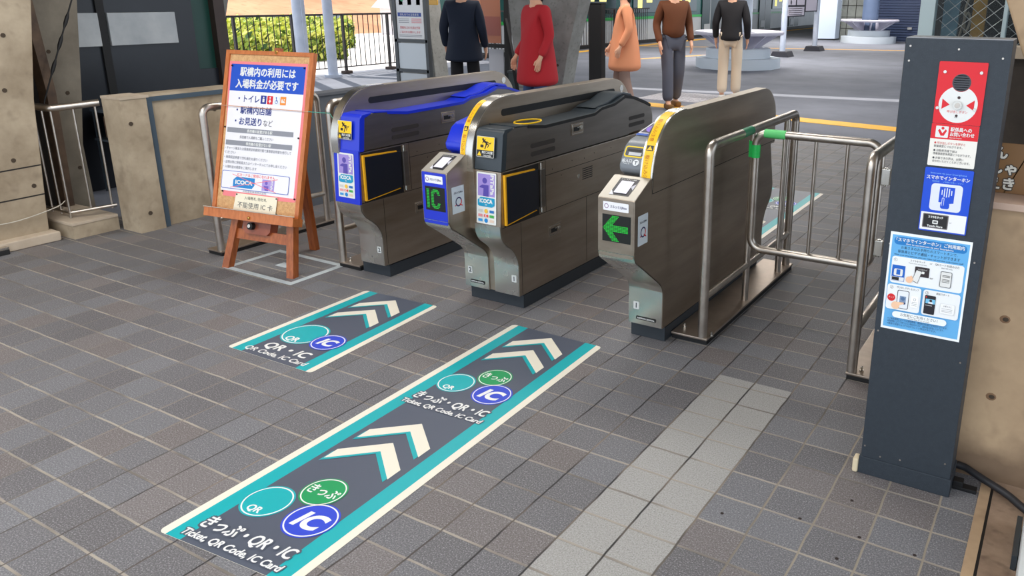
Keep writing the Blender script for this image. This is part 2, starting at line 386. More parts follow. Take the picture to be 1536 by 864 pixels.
# left concrete pillars
def prow(pts_px, X, extra, thick, mt, name, label, joints=(), holes=()):
    """pillar: outline given on the plane x = X, solid towards -x"""
    P = [(PXp(a, b, X).y, PXp(a, b, X).z) for a, b in pts_px] if pts_px else []
    P += extra; mb = MB(); mb.prism(P, X-thick, X, mt, 'x', bev=.006)
    for (y0, z0, y1, z1) in joints:
        mb.add([(X+.001, y0, z0-.004), (X+.001, y1, z1-.004), (X+.001, y1, z1+.004), (X+.001, y0, z0+.004)], [(0, 1, 2, 3)], M_SEAM)
    pits(mb, [(X-.003, y, z) for y, z in holes], M_PIT)
    return mb.build(name, label=label, cat='pillar')
prow([], -5.42, [(1.2, 0), (2.39, 0), (2.41, .28), (2.455, .86), (2.545, 1.44), (2.75, 3.35), (1.2, 3.35)], .5, M_CONC, 'concrete_pillar', 'weathered brown concrete pillar at the left edge of the picture',
     [(1.2, .44, 2.42, .47), (1.2, .27, 2.41, .29)], [(2.31, .93), (2.36, 1.24), (2.28, .52), (2.36, .35), (2.1, .62)])
mb = MB(); mb.bbox(-5.5, -5.34, 1.2, 2.42, 0, .06, M_CONCW, .01); mb.build('trim_1', kind='structure')
P2 = [(2.72, 0), (2.98, 0), (2.97, .46), (3.02, .79), (3.10, 1.43), (3.3, 3.35), (2.55, 3.35), (2.66, 1.43)]
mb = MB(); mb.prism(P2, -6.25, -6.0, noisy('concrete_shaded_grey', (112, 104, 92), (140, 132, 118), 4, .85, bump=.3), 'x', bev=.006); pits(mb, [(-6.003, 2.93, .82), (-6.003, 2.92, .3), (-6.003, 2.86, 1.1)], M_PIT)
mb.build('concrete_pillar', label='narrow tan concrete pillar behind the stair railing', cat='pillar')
mb = MB(); bm_ = noisy('rusty_steel', (74, 58, 48), (104, 84, 66), 12, .7)
mb.prism([(2.66, 0), (2.715, 0), (2.735, .86), (2.70, 1.43), (2.6, 3.35), (2.55, 3.35), (2.64, 1.43), (2.68, .86)], -5.86, -5.74, bm_, 'x'); mb.build('steel_beam', label='rusty brown steel beam leaning between the two left pillars', cat='beam')
mb = MB(); mb.box(-5.9, -5.85, 2.1, 2.75, .1, 3.35, mat('gap_shade', (44, 38, 34), .8)); mb.build('wall_left', kind='structure')  # dark sheet standing in for the shaded gap beside the pillar
# cable with turnbuckle
mb = MB(); a = Vector((-5.66, 2.62, .82)); b = Vector((-5.66, 2.92, 1.5)); mb.tube([a, b], .005, M_BLACK, 8)
for t in (.30, .52, .72): c = a.lerp(b, t); d = (b-a).normalized(); mb.tube([c-d*.05, c-d*.02, c+d*.02, c+d*.05], [.006, .012, .012, .006], M_BLACK, 8)
mb.tube([b, Vector((-5.66, 3.6, 3.35))], .005, M_BLACK, 8); mb.tube([a, Vector((-5.62, 2.59, .78))], .004, M_BLACK, 8)
mb.build('tension_cable', label='black tension cable with turnbuckles hanging in front of the left pillar', cat='cable')

# building behind the left wall
XB_ = -6.5
root = empty('glazed_building', 'black panelled building with two silver-grey light boxes beyond the left wall', 'building', (-6.5, 3.9, 0))
def wc(mb, name, root, **k): return world_child(mb.build(name, root, **k), root)
M_NAVY = noisy('black_panel', (18, 22, 30), (30, 34, 42), 2, .35)
mb = MB(); mb.box(XB_-.4, XB_, 3.12, 4.25, 0, 3.3, M_NAVY); wc(mb, 'wall_panel', root)
mb = MB(); mb.box(XB_-.02, XB_+.02, 3.47, 3.53, 0, 3.3, M_BLACK); wc(mb, 'mullion', root)
for y0, y1 in ((3.20, 3.47), (3.54, 4.08)):
    mb = MB(); mb.bbox(XB_, XB_+.03, y0, y1, 1.09, 1.335, noisy('frosted_panel', (150, 156, 162), (186, 190, 192), 3, .4), .004); wc(mb, 'light_box', root)
mb = MB(); mb.box(XB_-.4, XB_-.05, 4.25, 4.44, 0, 3.3, noisy('dark_green_panel', (10, 52, 46), (16, 66, 56), 2, .4)); mb.box(XB_-.05, XB_-.03, 4.25, 4.44, 0, .86, M_NAVY); wc(mb, 'green_panel', root)
mb = MB(); mb.box(XB_-.15, XB_+.02, 4.44, 4.54, 0, 3.3, noisy('brown_frame', (48, 36, 32), (62, 48, 42), 5, .5)); wc(mb, 'corner_post', root)
mb = MB(); a = PXp(327, 0, -6.7); b = PXp(322, 118, -6.7)
mb.prism([(4.50, 0), (b.y+.10, 0), (b.y+.02, b.z), (a.y+.10, a.z), (a.y+.5, 3.35), (4.5, 3.35)], -7.0, -6.7, M_CONCG, 'x'); mb.build('concrete_pillar', label='slim grey concrete pillar beside the dark green panel', cat='pillar')

# stair railing and curb on the left
mb = MB(); mb.bbox(-6.3, -5.28, 2.46, 2.745, .085, .105, M_CONCW, .004); mb.box(-6.3, -5.285, 2.465, 2.745, 0, .085, M_CONC); mb.build('stone_curb', label='low concrete step under the stair railing', cat='step')
root = empty('stair_railing', 'stainless steel railing with thin uprights on the concrete step', 'railing', (-5.45, 2.6, .105))
z0 = .10; zt = .80; YC = 2.53
corner = (-5.42, YC, zt); 
mb = MB(); mb.tube(fillet([(-6.05, YC, zt), (-5.42, YC, zt), (-5.30, 2.76, zt+.02)], .03), .022, M_TUBE); wc(mb, 'handrail', root)
mb = MB(); mb.tube(fillet([(-6.05, YC, .14), (-5.42, YC, .14), (-5.30, 2.76, .16)], .03), .010, M_TUBE); wc(mb, 'bottom_rail', root)
mb = MB(); mb.tube([(-5.95, YC, z0), (-5.95, YC, zt)], .018, M_TUBE); wc(mb, 'post', root)
for k in range(5):
    x = -5.84+k*.105; mb = MB(); mb.tube([(x, YC, .12 if k != 4 else z0), (x, YC, zt)], .007, M_TUBE, 8); wc(mb, 'baluster', root)
for k in range(2):
    t = .45+k*.45; x = -5.42+.12*t; y = YC+.23*t; mb = MB(); mb.tube([(x, y, .14), (x, y, zt)], .007, M_TUBE, 8); wc(mb, 'baluster', root)
mb = MB(); mb.tube([(-5.97, YC, zt), (-5.90, YC, zt)], .0235, mat('dull_green_tape', (54, 110, 84), .5)); wc(mb, 'tape', root, label='green tape around the handrail')
# junk in the stairwell
root = empty('storage_shelf', 'small dark shelf with a brown box behind the stair railing', 'shelf', (-6.3, 3.5, 0))
mb = MB(); mb.box(-6.45, -6.1, 3.28, 3.75, .62, .64, M_SLATE); mb.box(-6.45, -6.1, 3.28, 3.75, .4, .415, M_SLATE); wc(mb, 'shelf_board', root)
for x in (-6.44, -6.12):
    for y in (3.29, 3.73): mb = MB(); mb.box(x, x+.02, y, y+.02, 0, .62, M_SLATE); wc(mb, 'post', root)
mb = MB(); mb.bbox(-6.4, -6.15, 3.34, 3.66, .415, .58, mat('carton', (92, 66, 46), .8), .005); mb.build('carton', label='brown carton sitting on the dark shelf behind the stair railing', cat='box')
mb = MB(); mb.tube(spline([(-5.43, 1.95, .17), (-5.40, 2.2, .16), (-5.38, 2.43, .20), (-5.43, 2.52, .22)], 6), .003, mat('twine', (196, 190, 176), .8), 6); mb.build('twine', label='pale cord tied along the foot of the left pillar', cat='cord')
mb = MB(); mb.bbox(-5.36, -5.30, 1.9, 2.115, 0, .03, mat('rubber_black', (26, 26, 28), .6), .003); mb.bbox(-5.36, -5.30, 1.9, 2.115, .03, .045, M_STEELL, .003); mb.build('door_stop', label='small silver topped block on the floor at the left edge', cat='block')

# right concrete wall, ledge and alcove
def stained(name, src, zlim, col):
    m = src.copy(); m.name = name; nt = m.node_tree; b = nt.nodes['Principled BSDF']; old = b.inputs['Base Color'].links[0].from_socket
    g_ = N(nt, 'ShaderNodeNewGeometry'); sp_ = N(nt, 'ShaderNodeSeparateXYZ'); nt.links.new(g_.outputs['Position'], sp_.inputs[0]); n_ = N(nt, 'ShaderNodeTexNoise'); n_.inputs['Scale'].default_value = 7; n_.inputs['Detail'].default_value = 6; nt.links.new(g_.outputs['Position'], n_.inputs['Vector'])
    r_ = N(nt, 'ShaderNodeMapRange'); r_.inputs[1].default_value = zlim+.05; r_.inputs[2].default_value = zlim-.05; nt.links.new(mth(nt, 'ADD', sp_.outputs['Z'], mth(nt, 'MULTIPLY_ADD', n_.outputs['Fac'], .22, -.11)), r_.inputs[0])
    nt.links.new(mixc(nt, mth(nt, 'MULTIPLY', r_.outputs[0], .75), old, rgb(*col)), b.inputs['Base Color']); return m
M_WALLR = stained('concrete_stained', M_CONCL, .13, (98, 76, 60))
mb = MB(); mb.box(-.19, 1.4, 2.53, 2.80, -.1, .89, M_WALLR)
pits(mb, [(0, 0, -9)], M_PIT)
M_PIT2 = mat('form_tie_brown', (132, 102, 76), .9)
for x, z in ((-.085, .55), (-.09, .29), (.12, .55), (.12, .29)): mb.ball((x, 2.531, z), .017, M_PIT2, (1, .15, .85)); mb.ball((x+.002, 2.529, z), .009, M_PIT, (1, .2, .8))
mb.build('wall_right', kind='structure')
mb = MB(); mb.bbox(-.19, 1.4, 2.50, 2.80, .89, .912, noisy('ledge_pink', (186, 156, 136), (206, 178, 158), 4, .6), .004); mb.build('trim_2', kind='structure')
mb = MB(); mb.prism([(-.20, 1.455), (-.148, 1.33), (.055, .915), (.75, .915), (.2, 3.35), (-1.05, 3.35)], 2.56, 2.86, M_CONCL, 'y', bev=.006)
mb.build('concrete_pillar', label='slanting tan concrete strut at the top right corner above the ledge', cat='pillar')
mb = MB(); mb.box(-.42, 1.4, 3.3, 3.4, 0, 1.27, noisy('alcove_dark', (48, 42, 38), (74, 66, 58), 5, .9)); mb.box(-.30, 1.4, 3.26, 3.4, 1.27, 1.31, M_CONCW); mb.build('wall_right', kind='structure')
root = empty('window_unit', 'wire glass window in a pale metal frame above the dark intercom post', 'window', (-.2, 4.6, 0))
YW = 4.6
M_FRM = mat('window_frame_pale', (170, 184, 184), .4, .3)
mb = MB(); mb.box(-.76, 1.4, YW, YW+.06, 0, 1.05, M_CONCG); wc(mb, 'sill_wall', root)
for x0, x1 in ((-.775, -.70), (-.375, -.355), (.0, .04)): mb = MB(); mb.bbox(x0, x1, YW-.02, YW+.05, 1.05, 3.2, M_FRM, .004); wc(mb, 'frame_bar', root)
g = bpy.data.materials.new('window_glass'); g.use_nodes = True; gb = g.node_tree.nodes['Principled BSDF']; gb.inputs['Transmission Weight'].default_value = 1; gb.inputs['Roughness'].default_value = .02; gb.inputs['IOR'].default_value = 1.12; gb.inputs['Base Color'].default_value = (.85, .93, .95, 1)
mb = MB(); mb.box(-.72, 1.3, YW, YW+.006, 1.05, 3.2, g)
wire = mat('glass_wire', (150, 156, 156), .5, .6)
for k in range(-14, 26):
    a = -.72+k*.075
    for sg in (1, -1):
        zz0, zz1 = 1.08, 1.9; x0 = a; x1 = a+sg*(zz1-zz0)*1.15
        t0 = 0.; pts = [(x0+(x1-x0)*t, YW-.002, zz0+(zz1-zz0)*t) for t in [i/20 for i in range(21)]]
        pts = [p for p in pts if -.70 < p[0] < 1.2]
        if len(pts) > 1: mb.tube([pts[0], pts[-1]], .0015, wire, 4, False)
wc(mb, 'wired_pane', root)
mb = MB(); mb.box(-.84, 1.4, 5.3, 5.4, 0, 3.2, M_BLACK); mb.build('wall_back', kind='structure')
for x0, x1, z1, c, nm, lb in ((-.68, -.60, 1.9, (92, 116, 128), 'blue_grey_board', 'blue-grey board standing behind the wire glass'), (-.535, -.47, 2.0, (150, 112, 52), 'timber_plank', 'ochre timber plank standing behind the wire glass'), (-.22, -.19, 1.75, (150, 156, 158), 'metal_strip', 'pale metal strip standing behind the wire glass')):
    mb = MB(); mb.bbox(x0, x1, 4.72, 4.75, 0, z1, noisy(nm, c, tuple(int(v*.8) for v in c), 14, .7), .003); mb.build(nm, label=lb, cat='board')
mb = MB(); mb.tube(spline([(-.60, 4.80, 1.25), (-.57, 4.80, 1.40), (-.55, 4.8, 1.36), (-.57, 4.80, 1.30), (-.58, 4.8, 1.42), (-.56, 4.8, 1.5)], 5), .006, mat('hose_grey', (120, 112, 100), .6), 8); mb.tube([(-.57, 4.80, 0), (-.60, 4.80, 1.25)], .006, MATS['hose_grey'], 8); mb.build('coiled_hose', label='grey coiled hose hanging between the boards behind the wire glass', cat='hose')
# letter board on the ledge
sh = Sheet(.0006); BRN = (136, 98, 56)
sh.rect(0, 0, .62, .150, BRN)
for k in range(7): sh.line(.02+k*.09, .0, .02+k*.09+.12*.5, .15, .003, (112, 78, 44), up=False)
for s_, y_, x_ in (('しん', .106, .070), ('んしゃ', .060, .078), ('じえき', .014, .080)):
    sh.text(s_, x_, y_, .040, (226, 222, 210), 'c', bold=.045, outline=((60, 48, 38), .11))
sh.build('letter_board', lambda u, v, h: (-.255+u, 2.640-h+.06*0, .913+v), thick=.006, label='brown board with white hiragana letters leaning on the ledge', cat='board')
sh = Sheet(.0006); sh.rect(0, 0, .3, .12, WHITE); sh.build('notice_paper', lambda u, v, h: (-.118+u, 2.72-h, 1.14+v), thick=.003, label='white notice board at the right edge above the letter board', cat='notice')
# drain, slab and cable bottom right
mb = MB(); mb.box(-.078, -.048, 1.0, 2.50, 0, .003, M_CONCL); mb.build('trim_3', kind='structure')
mb = MB(); mb.box(-.048, -.040, 1.0, 2.50, 0, .0015, M_BLACK); mb.build('trim_4', kind='structure')
mb = MB(); mb.box(-.040, 1.4, 1.0, 2.53, 0, .004, noisy('earthy_slab', (122, 100, 82), (160, 136, 114), 8, .9, bump=.4, speck=((80, 60, 46), 22, .5))); mb.build('trim_5', kind='structure')
mb = MB(); mb.tube(spline([(-.155, 2.5165, .035), (-.13, 2.512, .035), (-.10, 2.495, .032), (-.063, 2.475, .028), (0, 2.44, .022), (.055, 2.39, .018), (.13, 2.34, .018), (.3, 2.28, .018), (.7, 2.2, .018)], 6), .012, mat('cable_rubber', (34, 34, 38), .5), 10); mb.build('power_cable', label='thick black cable running from behind the intercom post along the wall', cat='cable')
mb = MB(); mb.bbox(-.155, -.085, 2.425, 2.455, 0, .012, M_BLACK, .002); mb.bbox(-.155, -.125, 2.425, 2.455, .012, .03, M_BLACK, .002); mb.build('floor_bracket', label='flat black metal bracket on the floor under the thick cable', cat='bracket')
mb = MB(); mb.bbox(.050, .13, 1.6, 2.26, .004, .09, mat('pvc_white', (214, 218, 218), .4), .01); mb.build('conduit_box', label='white plastic conduit at the bottom right corner', cat='conduit')
mb = MB(); mb.bbox(.034, .048, 2.10, 2.30, .004, .05, M_SLATE, .002); mb.build('conduit_clip', label='dark grey clip on the floor beside the white conduit', cat='clip')

# floor paint beyond the gates
def strip(pts, mt, name, label, cat, h=.003, z=0):
    mb = MB(); mb.prism([(p.x, p.y) for p in pts], z, z+h, mt, 'z'); return mb.build(name, label=label, cat=cat)
M_TACT = noisy('tactile_yellow', (240, 176, 44), (248, 190, 62), 6, .6)
strip([Vector((-6.6, 10.22, 0)), Vector((.8, 9.28, 0)), Vector((.8, 9.6, 0)), Vector((-6.6, 10.56, 0))], M_TACT, 'tactile_paving', 'wide yellow tactile strip across the floor behind the swing gate', 'paving', .004)
M_OR = mat('orange_line', (214, 166, 96), .7)
strip([Vector((-12.0, 22.6, 0)), Vector((-1.0, 26.2, 0)), Vector((-1.0, 26.5, 0)), Vector((-12.0, 22.9, 0))], M_OR, 'painted_line', 'thin orange line painted across the platform before the white kiosk box', 'line')
strip([Vector((-12.3, 18, 0)), Vector((-12.0, 18, 0)), Vector((-12.0, 48, 0)), Vector((-12.3, 48, 0))], M_TACT, 'painted_line', 'yellow safety line along the platform edge by the green train', 'line')
strip([Vector((-9.8, 17.3, 0)), Vector((-9.6, 17.3, 0)), Vector((-8.0, 21.6, 0)), Vector((-8.2, 21.6, 0))], M_OR, 'painted_line', 'short slanting orange line left of the round bench base', 'line')
mb = MB(); M_ST = noisy('studded_plate', (176, 172, 178), (200, 196, 200), 30, .6)
mb.box(-5.75, -4.35, 10.75, 11.8, 0, .006, M_ST)
for i in range(22):
    for j in range(14): mb.cyl((-5.70+i*.062, 10.80+j*.072, .006), .018, .004, M_ST, 'z', 6)
mb.build('studded_mat', label='pale studded floor plate behind the right gate', cat='paving')

# ================================================================== FLOOR STICKERS
def quad_map(A, B, Cc, D, z=.0012):
    """u,v in 0..1 -> bilinear inside the corners (near-left, near-right, far-right, far-left)"""
    A, B, Cc, D = map(Vector, (A, B, Cc, D))
    def f(u, v, h):
        p = A.lerp(B, u).lerp(D.lerp(Cc, u), v); return (p.x, p.y, z+h)
    return f
DK = (78, 84, 98); TL = (0, 164, 170); CR = (228, 221, 204); IB = (40, 66, 196); GR = (14, 146, 84)
def round_corner_rect(x0, y0, x1, y1, r): 
    p = []
    for cx, cy, a in ((x1-r, y1-r, 0), (x0+r, y1-r, 90), (x0+r, y0+r, 180), (x1-r, y0+r, 270)):
        for k in range(5): t = math.radians(a+k*22.5); p.append((cx+r*math.cos(t), cy+r*math.sin(t)))
    return p
def floor_sticker(name, label, corners, L, blocks, W=.5):
    base = quad_map(*corners); mp = lambda u, v, h: base(u/W, v/L, h)
    root = empty(name, label, 'floor sticker', (corners[0][0], corners[0][1], 0))
    s = Sheet(.00012); s.poly(round_corner_rect(0, 0, W, L, .018), CR); s.rect(.030, 0.0005, W-.030, L-.0005, TL); s.rect(.088, .0005, W-.088, L-.0005, DK)
    world_child(s.build('backing', mp, root, thick=.0005), root)
    for kind, y in blocks:
        if kind == 'chev':
            s = Sheet(.00012); s.h = .0020
            for dy in (0, .145):
                yy = y+dy; x0, x1, xm = .115, W-.115, W/2; hh = .115; w = .060
                def ch(dx, ddy, c): s.poly([(x0+dx, yy+ddy), (xm+dx, yy+hh+ddy), (xm+dx, yy+hh+w+ddy), (x0+dx, yy+w*1.0+ddy)], c); s.poly([(xm+dx, yy+hh+ddy), (x1+dx, yy+ddy), (x1+dx, yy+w+ddy), (xm+dx, yy+hh+w+ddy)], c, up=False)
                ch(-.004, -.018, TL); ch(0, 0, CR)
            world_child(s.build('chevron_pair', mp, root), root)
        if kind == 'big':     # three discs and two lines of lettering, y = lower edge of the text
            def disc(nm, cx, cy, r, col, draw):
                s = Sheet(.00012); s.h = .0018; s.circle(cx, cy, r, col); s.ring(cx, cy, r*.93, r*.055, WHITE); draw(s); world_child(s.build(nm, mp, root), root)
            disc('ticket_disc', .262, y+.345, .072, GR, lambda s: s.text('きっぷ', .262, y+.328, .050, WHITE, bold=.02, width=.108))
            disc('qr_disc', .152, y+.235, .078, TL, lambda s: s.text('QR', .150, y+.180, .036, WHITE, bold=.03))
            disc('ic_disc', .336, y+.225, .081, IB, lambda s: s.text('IC', .334, y+.190, .092, WHITE, bold=.045, shear=.2))
            s = Sheet(.00012); s.h = .0022
            s.text('きっぷ・QR・IC', .243, y+.070, .060, WHITE, bold=.026, shear=.12, width=.335, outline=(DK, .13)); s.text('Ticket, QR Code, IC Card', .243, y+.022, .036, WHITE, bold=.028, shear=.12, width=.370, outline=(DK, .13))
            world_child(s.build('lettering', mp, root), root)
        if kind == 'small':
            s = Sheet(.00012); s.h = .0018; s.circle(.185, y+.262, .108, TL); s.ring(.185, y+.262, .101, .006, WHITE); s.text('QR', .178, y+.180, .052, WHITE, bold=.03); world_child(s.build('qr_disc', mp, root), root)
            s = Sheet(.00012); s.h = .0026; s.circle(.345, y+.245, .080, IB); s.ring(.345, y+.245, .074, .005, WHITE); s.text('IC', .342, y+.214, .084, WHITE, bold=.045, shear=.2); world_child(s.build('ic_disc', mp, root), root)
            s = Sheet(.00012); s.h = .0022
            s.text('QR・IC', .25, y+.078, .072, WHITE, bold=.035, shear=.12, width=.25); s.text('QR Code, IC Card', .25, y+.026, .044, WHITE, bold=.022, shear=.12, width=.36)
            world_child(s.build('lettering', mp, root), root)
    return root
c_ = lambda a, b: tuple(G(a, b))
floor_sticker('floor_sticker', 'long teal edged floor sticker with green ticket discs leading to the middle gate', [c_(237, 797), (-1.578, 1.085, 0), c_(903, 521), c_(770, 487)], 1.70, [('big', .0), ('chev', .485), ('big', .88), ('chev', 1.34)])
floor_sticker('floor_sticker', 'short teal edged floor sticker without a green disc, in front of the left gate', [c_(341, 520), c_(466, 560), c_(657, 460), c_(549, 436)], .82, [('small', .0), ('chev', .46)])
floor_sticker('floor_sticker', 'teal edged floor sticker lying beyond the right gate, seen through the railings', [(-2.08, 4.65, 0), (-1.60, 4.70, 0), (-1.60, 6.12, 0), (-2.08, 6.12, 0)], 1.42, [('chev', .2), ('big', .75)])

# ================================================================== TICKET GATES
FINP = spline([(2.800, .70), (2.802, .80), (2.835, .895), (2.885, .955), (2.95, .998), (3.04, 1.018)], 5)+[(4.08, 1.018)]+spline([(4.10, 1.018), (4.18, .995), (4.25, .94), (4.285, .87), (4.295, .70)], 5)
def arc_len(P):
    L = [0]
    for a, b in zip(P, P[1:]): L.append(L[-1]+math.dist(a, b))
    return L
FL_ = arc_len(FINP)
def fin_point(s):
    for i in range(len(FINP)-1):
        if s <= FL_[i+1]:
            t = (s-FL_[i])/(FL_[i+1]-FL_[i]+1e-9); a, b = FINP[i], FINP[i+1]; d = ((b[0]-a[0]), (b[1]-a[1])); n = math.hypot(*d) or 1
            return (a[0]+d[0]*t, a[1]+d[1]*t), (-d[1]/n, d[0]/n)
    return FINP[-1], (0, 1)
def fin_map(x0):
    def f(u, v, h):       # u along x, v = arc length from the foot of the fin
        (y, z), (ny, nz) = fin_point(v); return (x0+u, y+ny*h, z+nz*h)
    return f
def strip_on_fin(root, x0, w, s0, s1, color, name, art=None, h=.0026):
    mb = MB(); n = 26; fm = fin_map(x0); mt = color; vs = []; fs = []
    for i in range(n+1):
        s_ = s0+(s1-s0)*i/n
        for u, hh in ((0, h), (w, h), (w, .0004), (0, .0004)): vs.append(fm(u, s_, hh))
    for i in range(n):
        for k in range(4): a = 4*i+k; b = 4*i+(k+1) % 4; fs.append((a, b, b+4, a+4))
    fs += [(0, 1, 2, 3), (4*n+3, 4*n+2, 4*n+1, 4*n)]
    mb.add(vs, fs, mt, True)
    if art:
        for body, s_, sz, col in art:
            if body == 'tri':
                k = len(mb.v); mb.add([fm(w*.12, s_, h+.001), (fm(w*.88, s_, h+.001)), fm(w*.88, s_+.022, h+.001), fm(w*.12, s_+.022, h+.001)], [(0, 1, 2, 3)], paint(BLK)); mb.add([fm(w*.2, s_+.003, h+.0018), fm(w*.8, s_+.003, h+.0018), fm(w*.5, s_+.02, h+.0018)], [(0, 1, 2)], M_YEL)
                continue
            vv, ff, a, b = glyphs(body, .0); P = []
            for p in vv: P.append(fm(w*.22+p[1]*sz, s_+(b-(p[0]))*sz, h+.001))
            mb.add(P, ff, paint(col))
    return wc(mb, name, root)
def run_sticker(root, x0, x1, y, z0, z1, lean=0.0):
    """yellow warning sticker with a running figure, on the front nose"""
    w = x1-x0; hgt = z1-z0; s = Sheet(.0004); Y_ = (248, 200, 10)
    s.rrect(0, 0, w, hgt, .004, (210, 208, 200)); s.rect(.002, hgt*.34, w-.002, hgt-.002, Y_); s.rect(.002, .002, w-.002, hgt*.34, BLK, up=False)
    U = lambda a, b: (w*a, hgt*b); K = (36, 22, 8)
    s.circle(*U(.36, .86), w*.055, K, 14)
    for (a, b, c, d, wd) in ((.36, .80, .58, .70, .10), (.58, .72, .55, .60, .09), (.55, .62, .48, .40, .055), (.58, .66, .70, .60, .05), (.70, .60, .62, .48, .04), (.36, .78, .50, .86, .04), (.58, .76, .76, .66, .04), (.76, .66, .82, .74, .04), (.40, .76, .33, .66, .04)):
        s.line(w*a, hgt*b, w*c, hgt*d, w*wd, K, up=False)
    s.rrect(w*.22, hgt*.46, w*.40, hgt*.60, .003, K, up=False)
    s.poly([U(.06, .06), U(.30, .06), U(.18, .28)], Y_); s.text('飛びこみ注意', w*.63, hgt*.19, w*.13, WHITE, bold=.03, width=w*.6); s.text('CAUTION', w*.63, hgt*.05, w*.10, WHITE, bold=.02)
    return world_child(s.build('warning_sticker', lambda u, v, h: (x0+u, y+lean*(v)-h, z0+v), root), root)
def service_sticker(root, x0, x1, yf, z0, z1, lean):
    w = x1-x0; h_ = z1-z0; s = Sheet(.0004); PU = (158, 138, 206); PD = (84, 70, 160)
    s.rrect(0, 0, w, h_, .005, WHITE); m = w*.07
    s.rect(m, h_*.54, w-m, h_-m, PU); s.circle(w*.42, h_*.84, w*.12, PD, 18); s.poly([(w*.16, h_*.72), (w*.3, h_*.76), (w*.62, h_*.76), (w*.62, h_*.54), (w*.34, h_*.54), (w*.36, h_*.69), (w*.16, h_*.70)], PD)
    s.text('PiTaPa', w*.72, h_*.96, h_*.115, WHITE, 'l', bold=.03, rot=-PI/2, width=h_*.38)
    B_ = (16, 150, 190); s.poly([(m, h_*.36), (m, h_*.46), (w*.22, h_*.52), (w-m, h_*.52), (w-m, h_*.38), (w*.8, h_*.34), (w*.15, h_*.34)], B_)
    s.text('ICOCA', w*.5, h_*.415, w*.22, WHITE, bold=.05, width=w*.66); s.text('m', w*.5, h_*.36, w*.14, WHITE)
    cols = [(206, 206, 200), (240, 190, 60), (30, 110, 180), (226, 150, 150), (230, 60, 50), (70, 170, 80), (60, 150, 210), (20, 130, 200), (226, 200, 180)]
    for i in range(9):
        cx = w*(.21+.29*(i % 3)); cy = h_*(.255-.092*(i//3))
        if i in (1, 7): s.circle(cx, cy, w*.09, cols[i], 16, up=False)
        else: s.rect(cx-w*.11, cy-h_*.026, cx+w*.11, cy+h_*.026, cols[i], up=False)
    s.text('IC', w*.5, h_*.145, w*.12, WHITE, bold=.04)
    return world_child(s.build('service_sticker', lambda u, v, h: (x0+u, yf+lean*v-h, z0+v), root), root)
def handle(root, x, y, z, tilt=0):
    mb = MB(); mb.bbox(x-.002, x+.0022, y-.058, y+.058, z-.031, z+.031, M_STEEL, .0018, 1); mb.bbox(x-.001, x+.0030, y-.052, y+.052, z-.026, z+.026, M_STEELL, .0015, 1); mb.bbox(x-.001, x+.0036, y-.048, y+.048, z-.022, z+.022, M_STEEL, .0015, 1); mb.box(x+.001, x+.0042, y-.040, y+.014, z-.011, z+.011, M_BLACK); mb.cyl((x+.001, y+.030, z+.004), .011, .006, M_STEELL, 'x', 14); mb.box(x+.002, x+.006, y-.005, y+.024, z+.004, z+.010, M_STEELL)
    return wc(mb, 'latch_handle', root)
def slot(mb, x, y0, y1, z0, z1, mt, h=.0015):
    r = (z1-z0)/2; P = []
    for k in range(9): t = -PI/2+PI*k/8; P.append((y1-r+r*math.cos(t), (z0+z1)/2+r*math.sin(t)))
    for k in range(9): t = PI/2+PI*k/8; P.append((y0+r+r*math.cos(t), (z0+z1)/2+r*math.sin(t)))
    mb.prism(P, x-.001, x+h, mt, 'x')
def mirror_back(prof, c=3.553): return [(2*c-y, z) for y, z in reversed(prof)]
LEG_R = spline([(2.925, .235), (2.915, .275), (2.880, .325), (2.822, .372), (2.798, .410), (2.792, .46)], 4)
LEG_L = spline([(2.925, .245), (2.905, .285), (2.840, .335), (2.715, .425), (2.672, .455), (2.655, .49)], 4)
TOPP = [(2.915, .900), (3.02, .893), (3.16, .875), (3.62, .879), (3.69, .900), (3.83, .908), (3.95, .938), (4.06, .922), (4.19, .884), (4.26, .858)]
def number_tag(root, x, y, z, t, black=False):
    s = Sheet(.0004)
    s.rrect(-.014, -.018, .014, .018, .003, (206, 208, 206)); s.text(t, 0, -.011, .032, (30, 36, 50), bold=.03)
    return world_child(s.build('number_sticker', front_face(y, x, z), root), root)
def off_prof(Q, d):
    out = []
    for i, p in enumerate(Q):
        a = Q[max(i-1, 0)]; b = Q[min(i+1, len(Q)-1)]; t = (b[0]-a[0], b[1]-a[1]); n = math.hypot(*t); out.append((p[0]-t[1]/n*d, p[1]+t[0]/n*d))
    return out
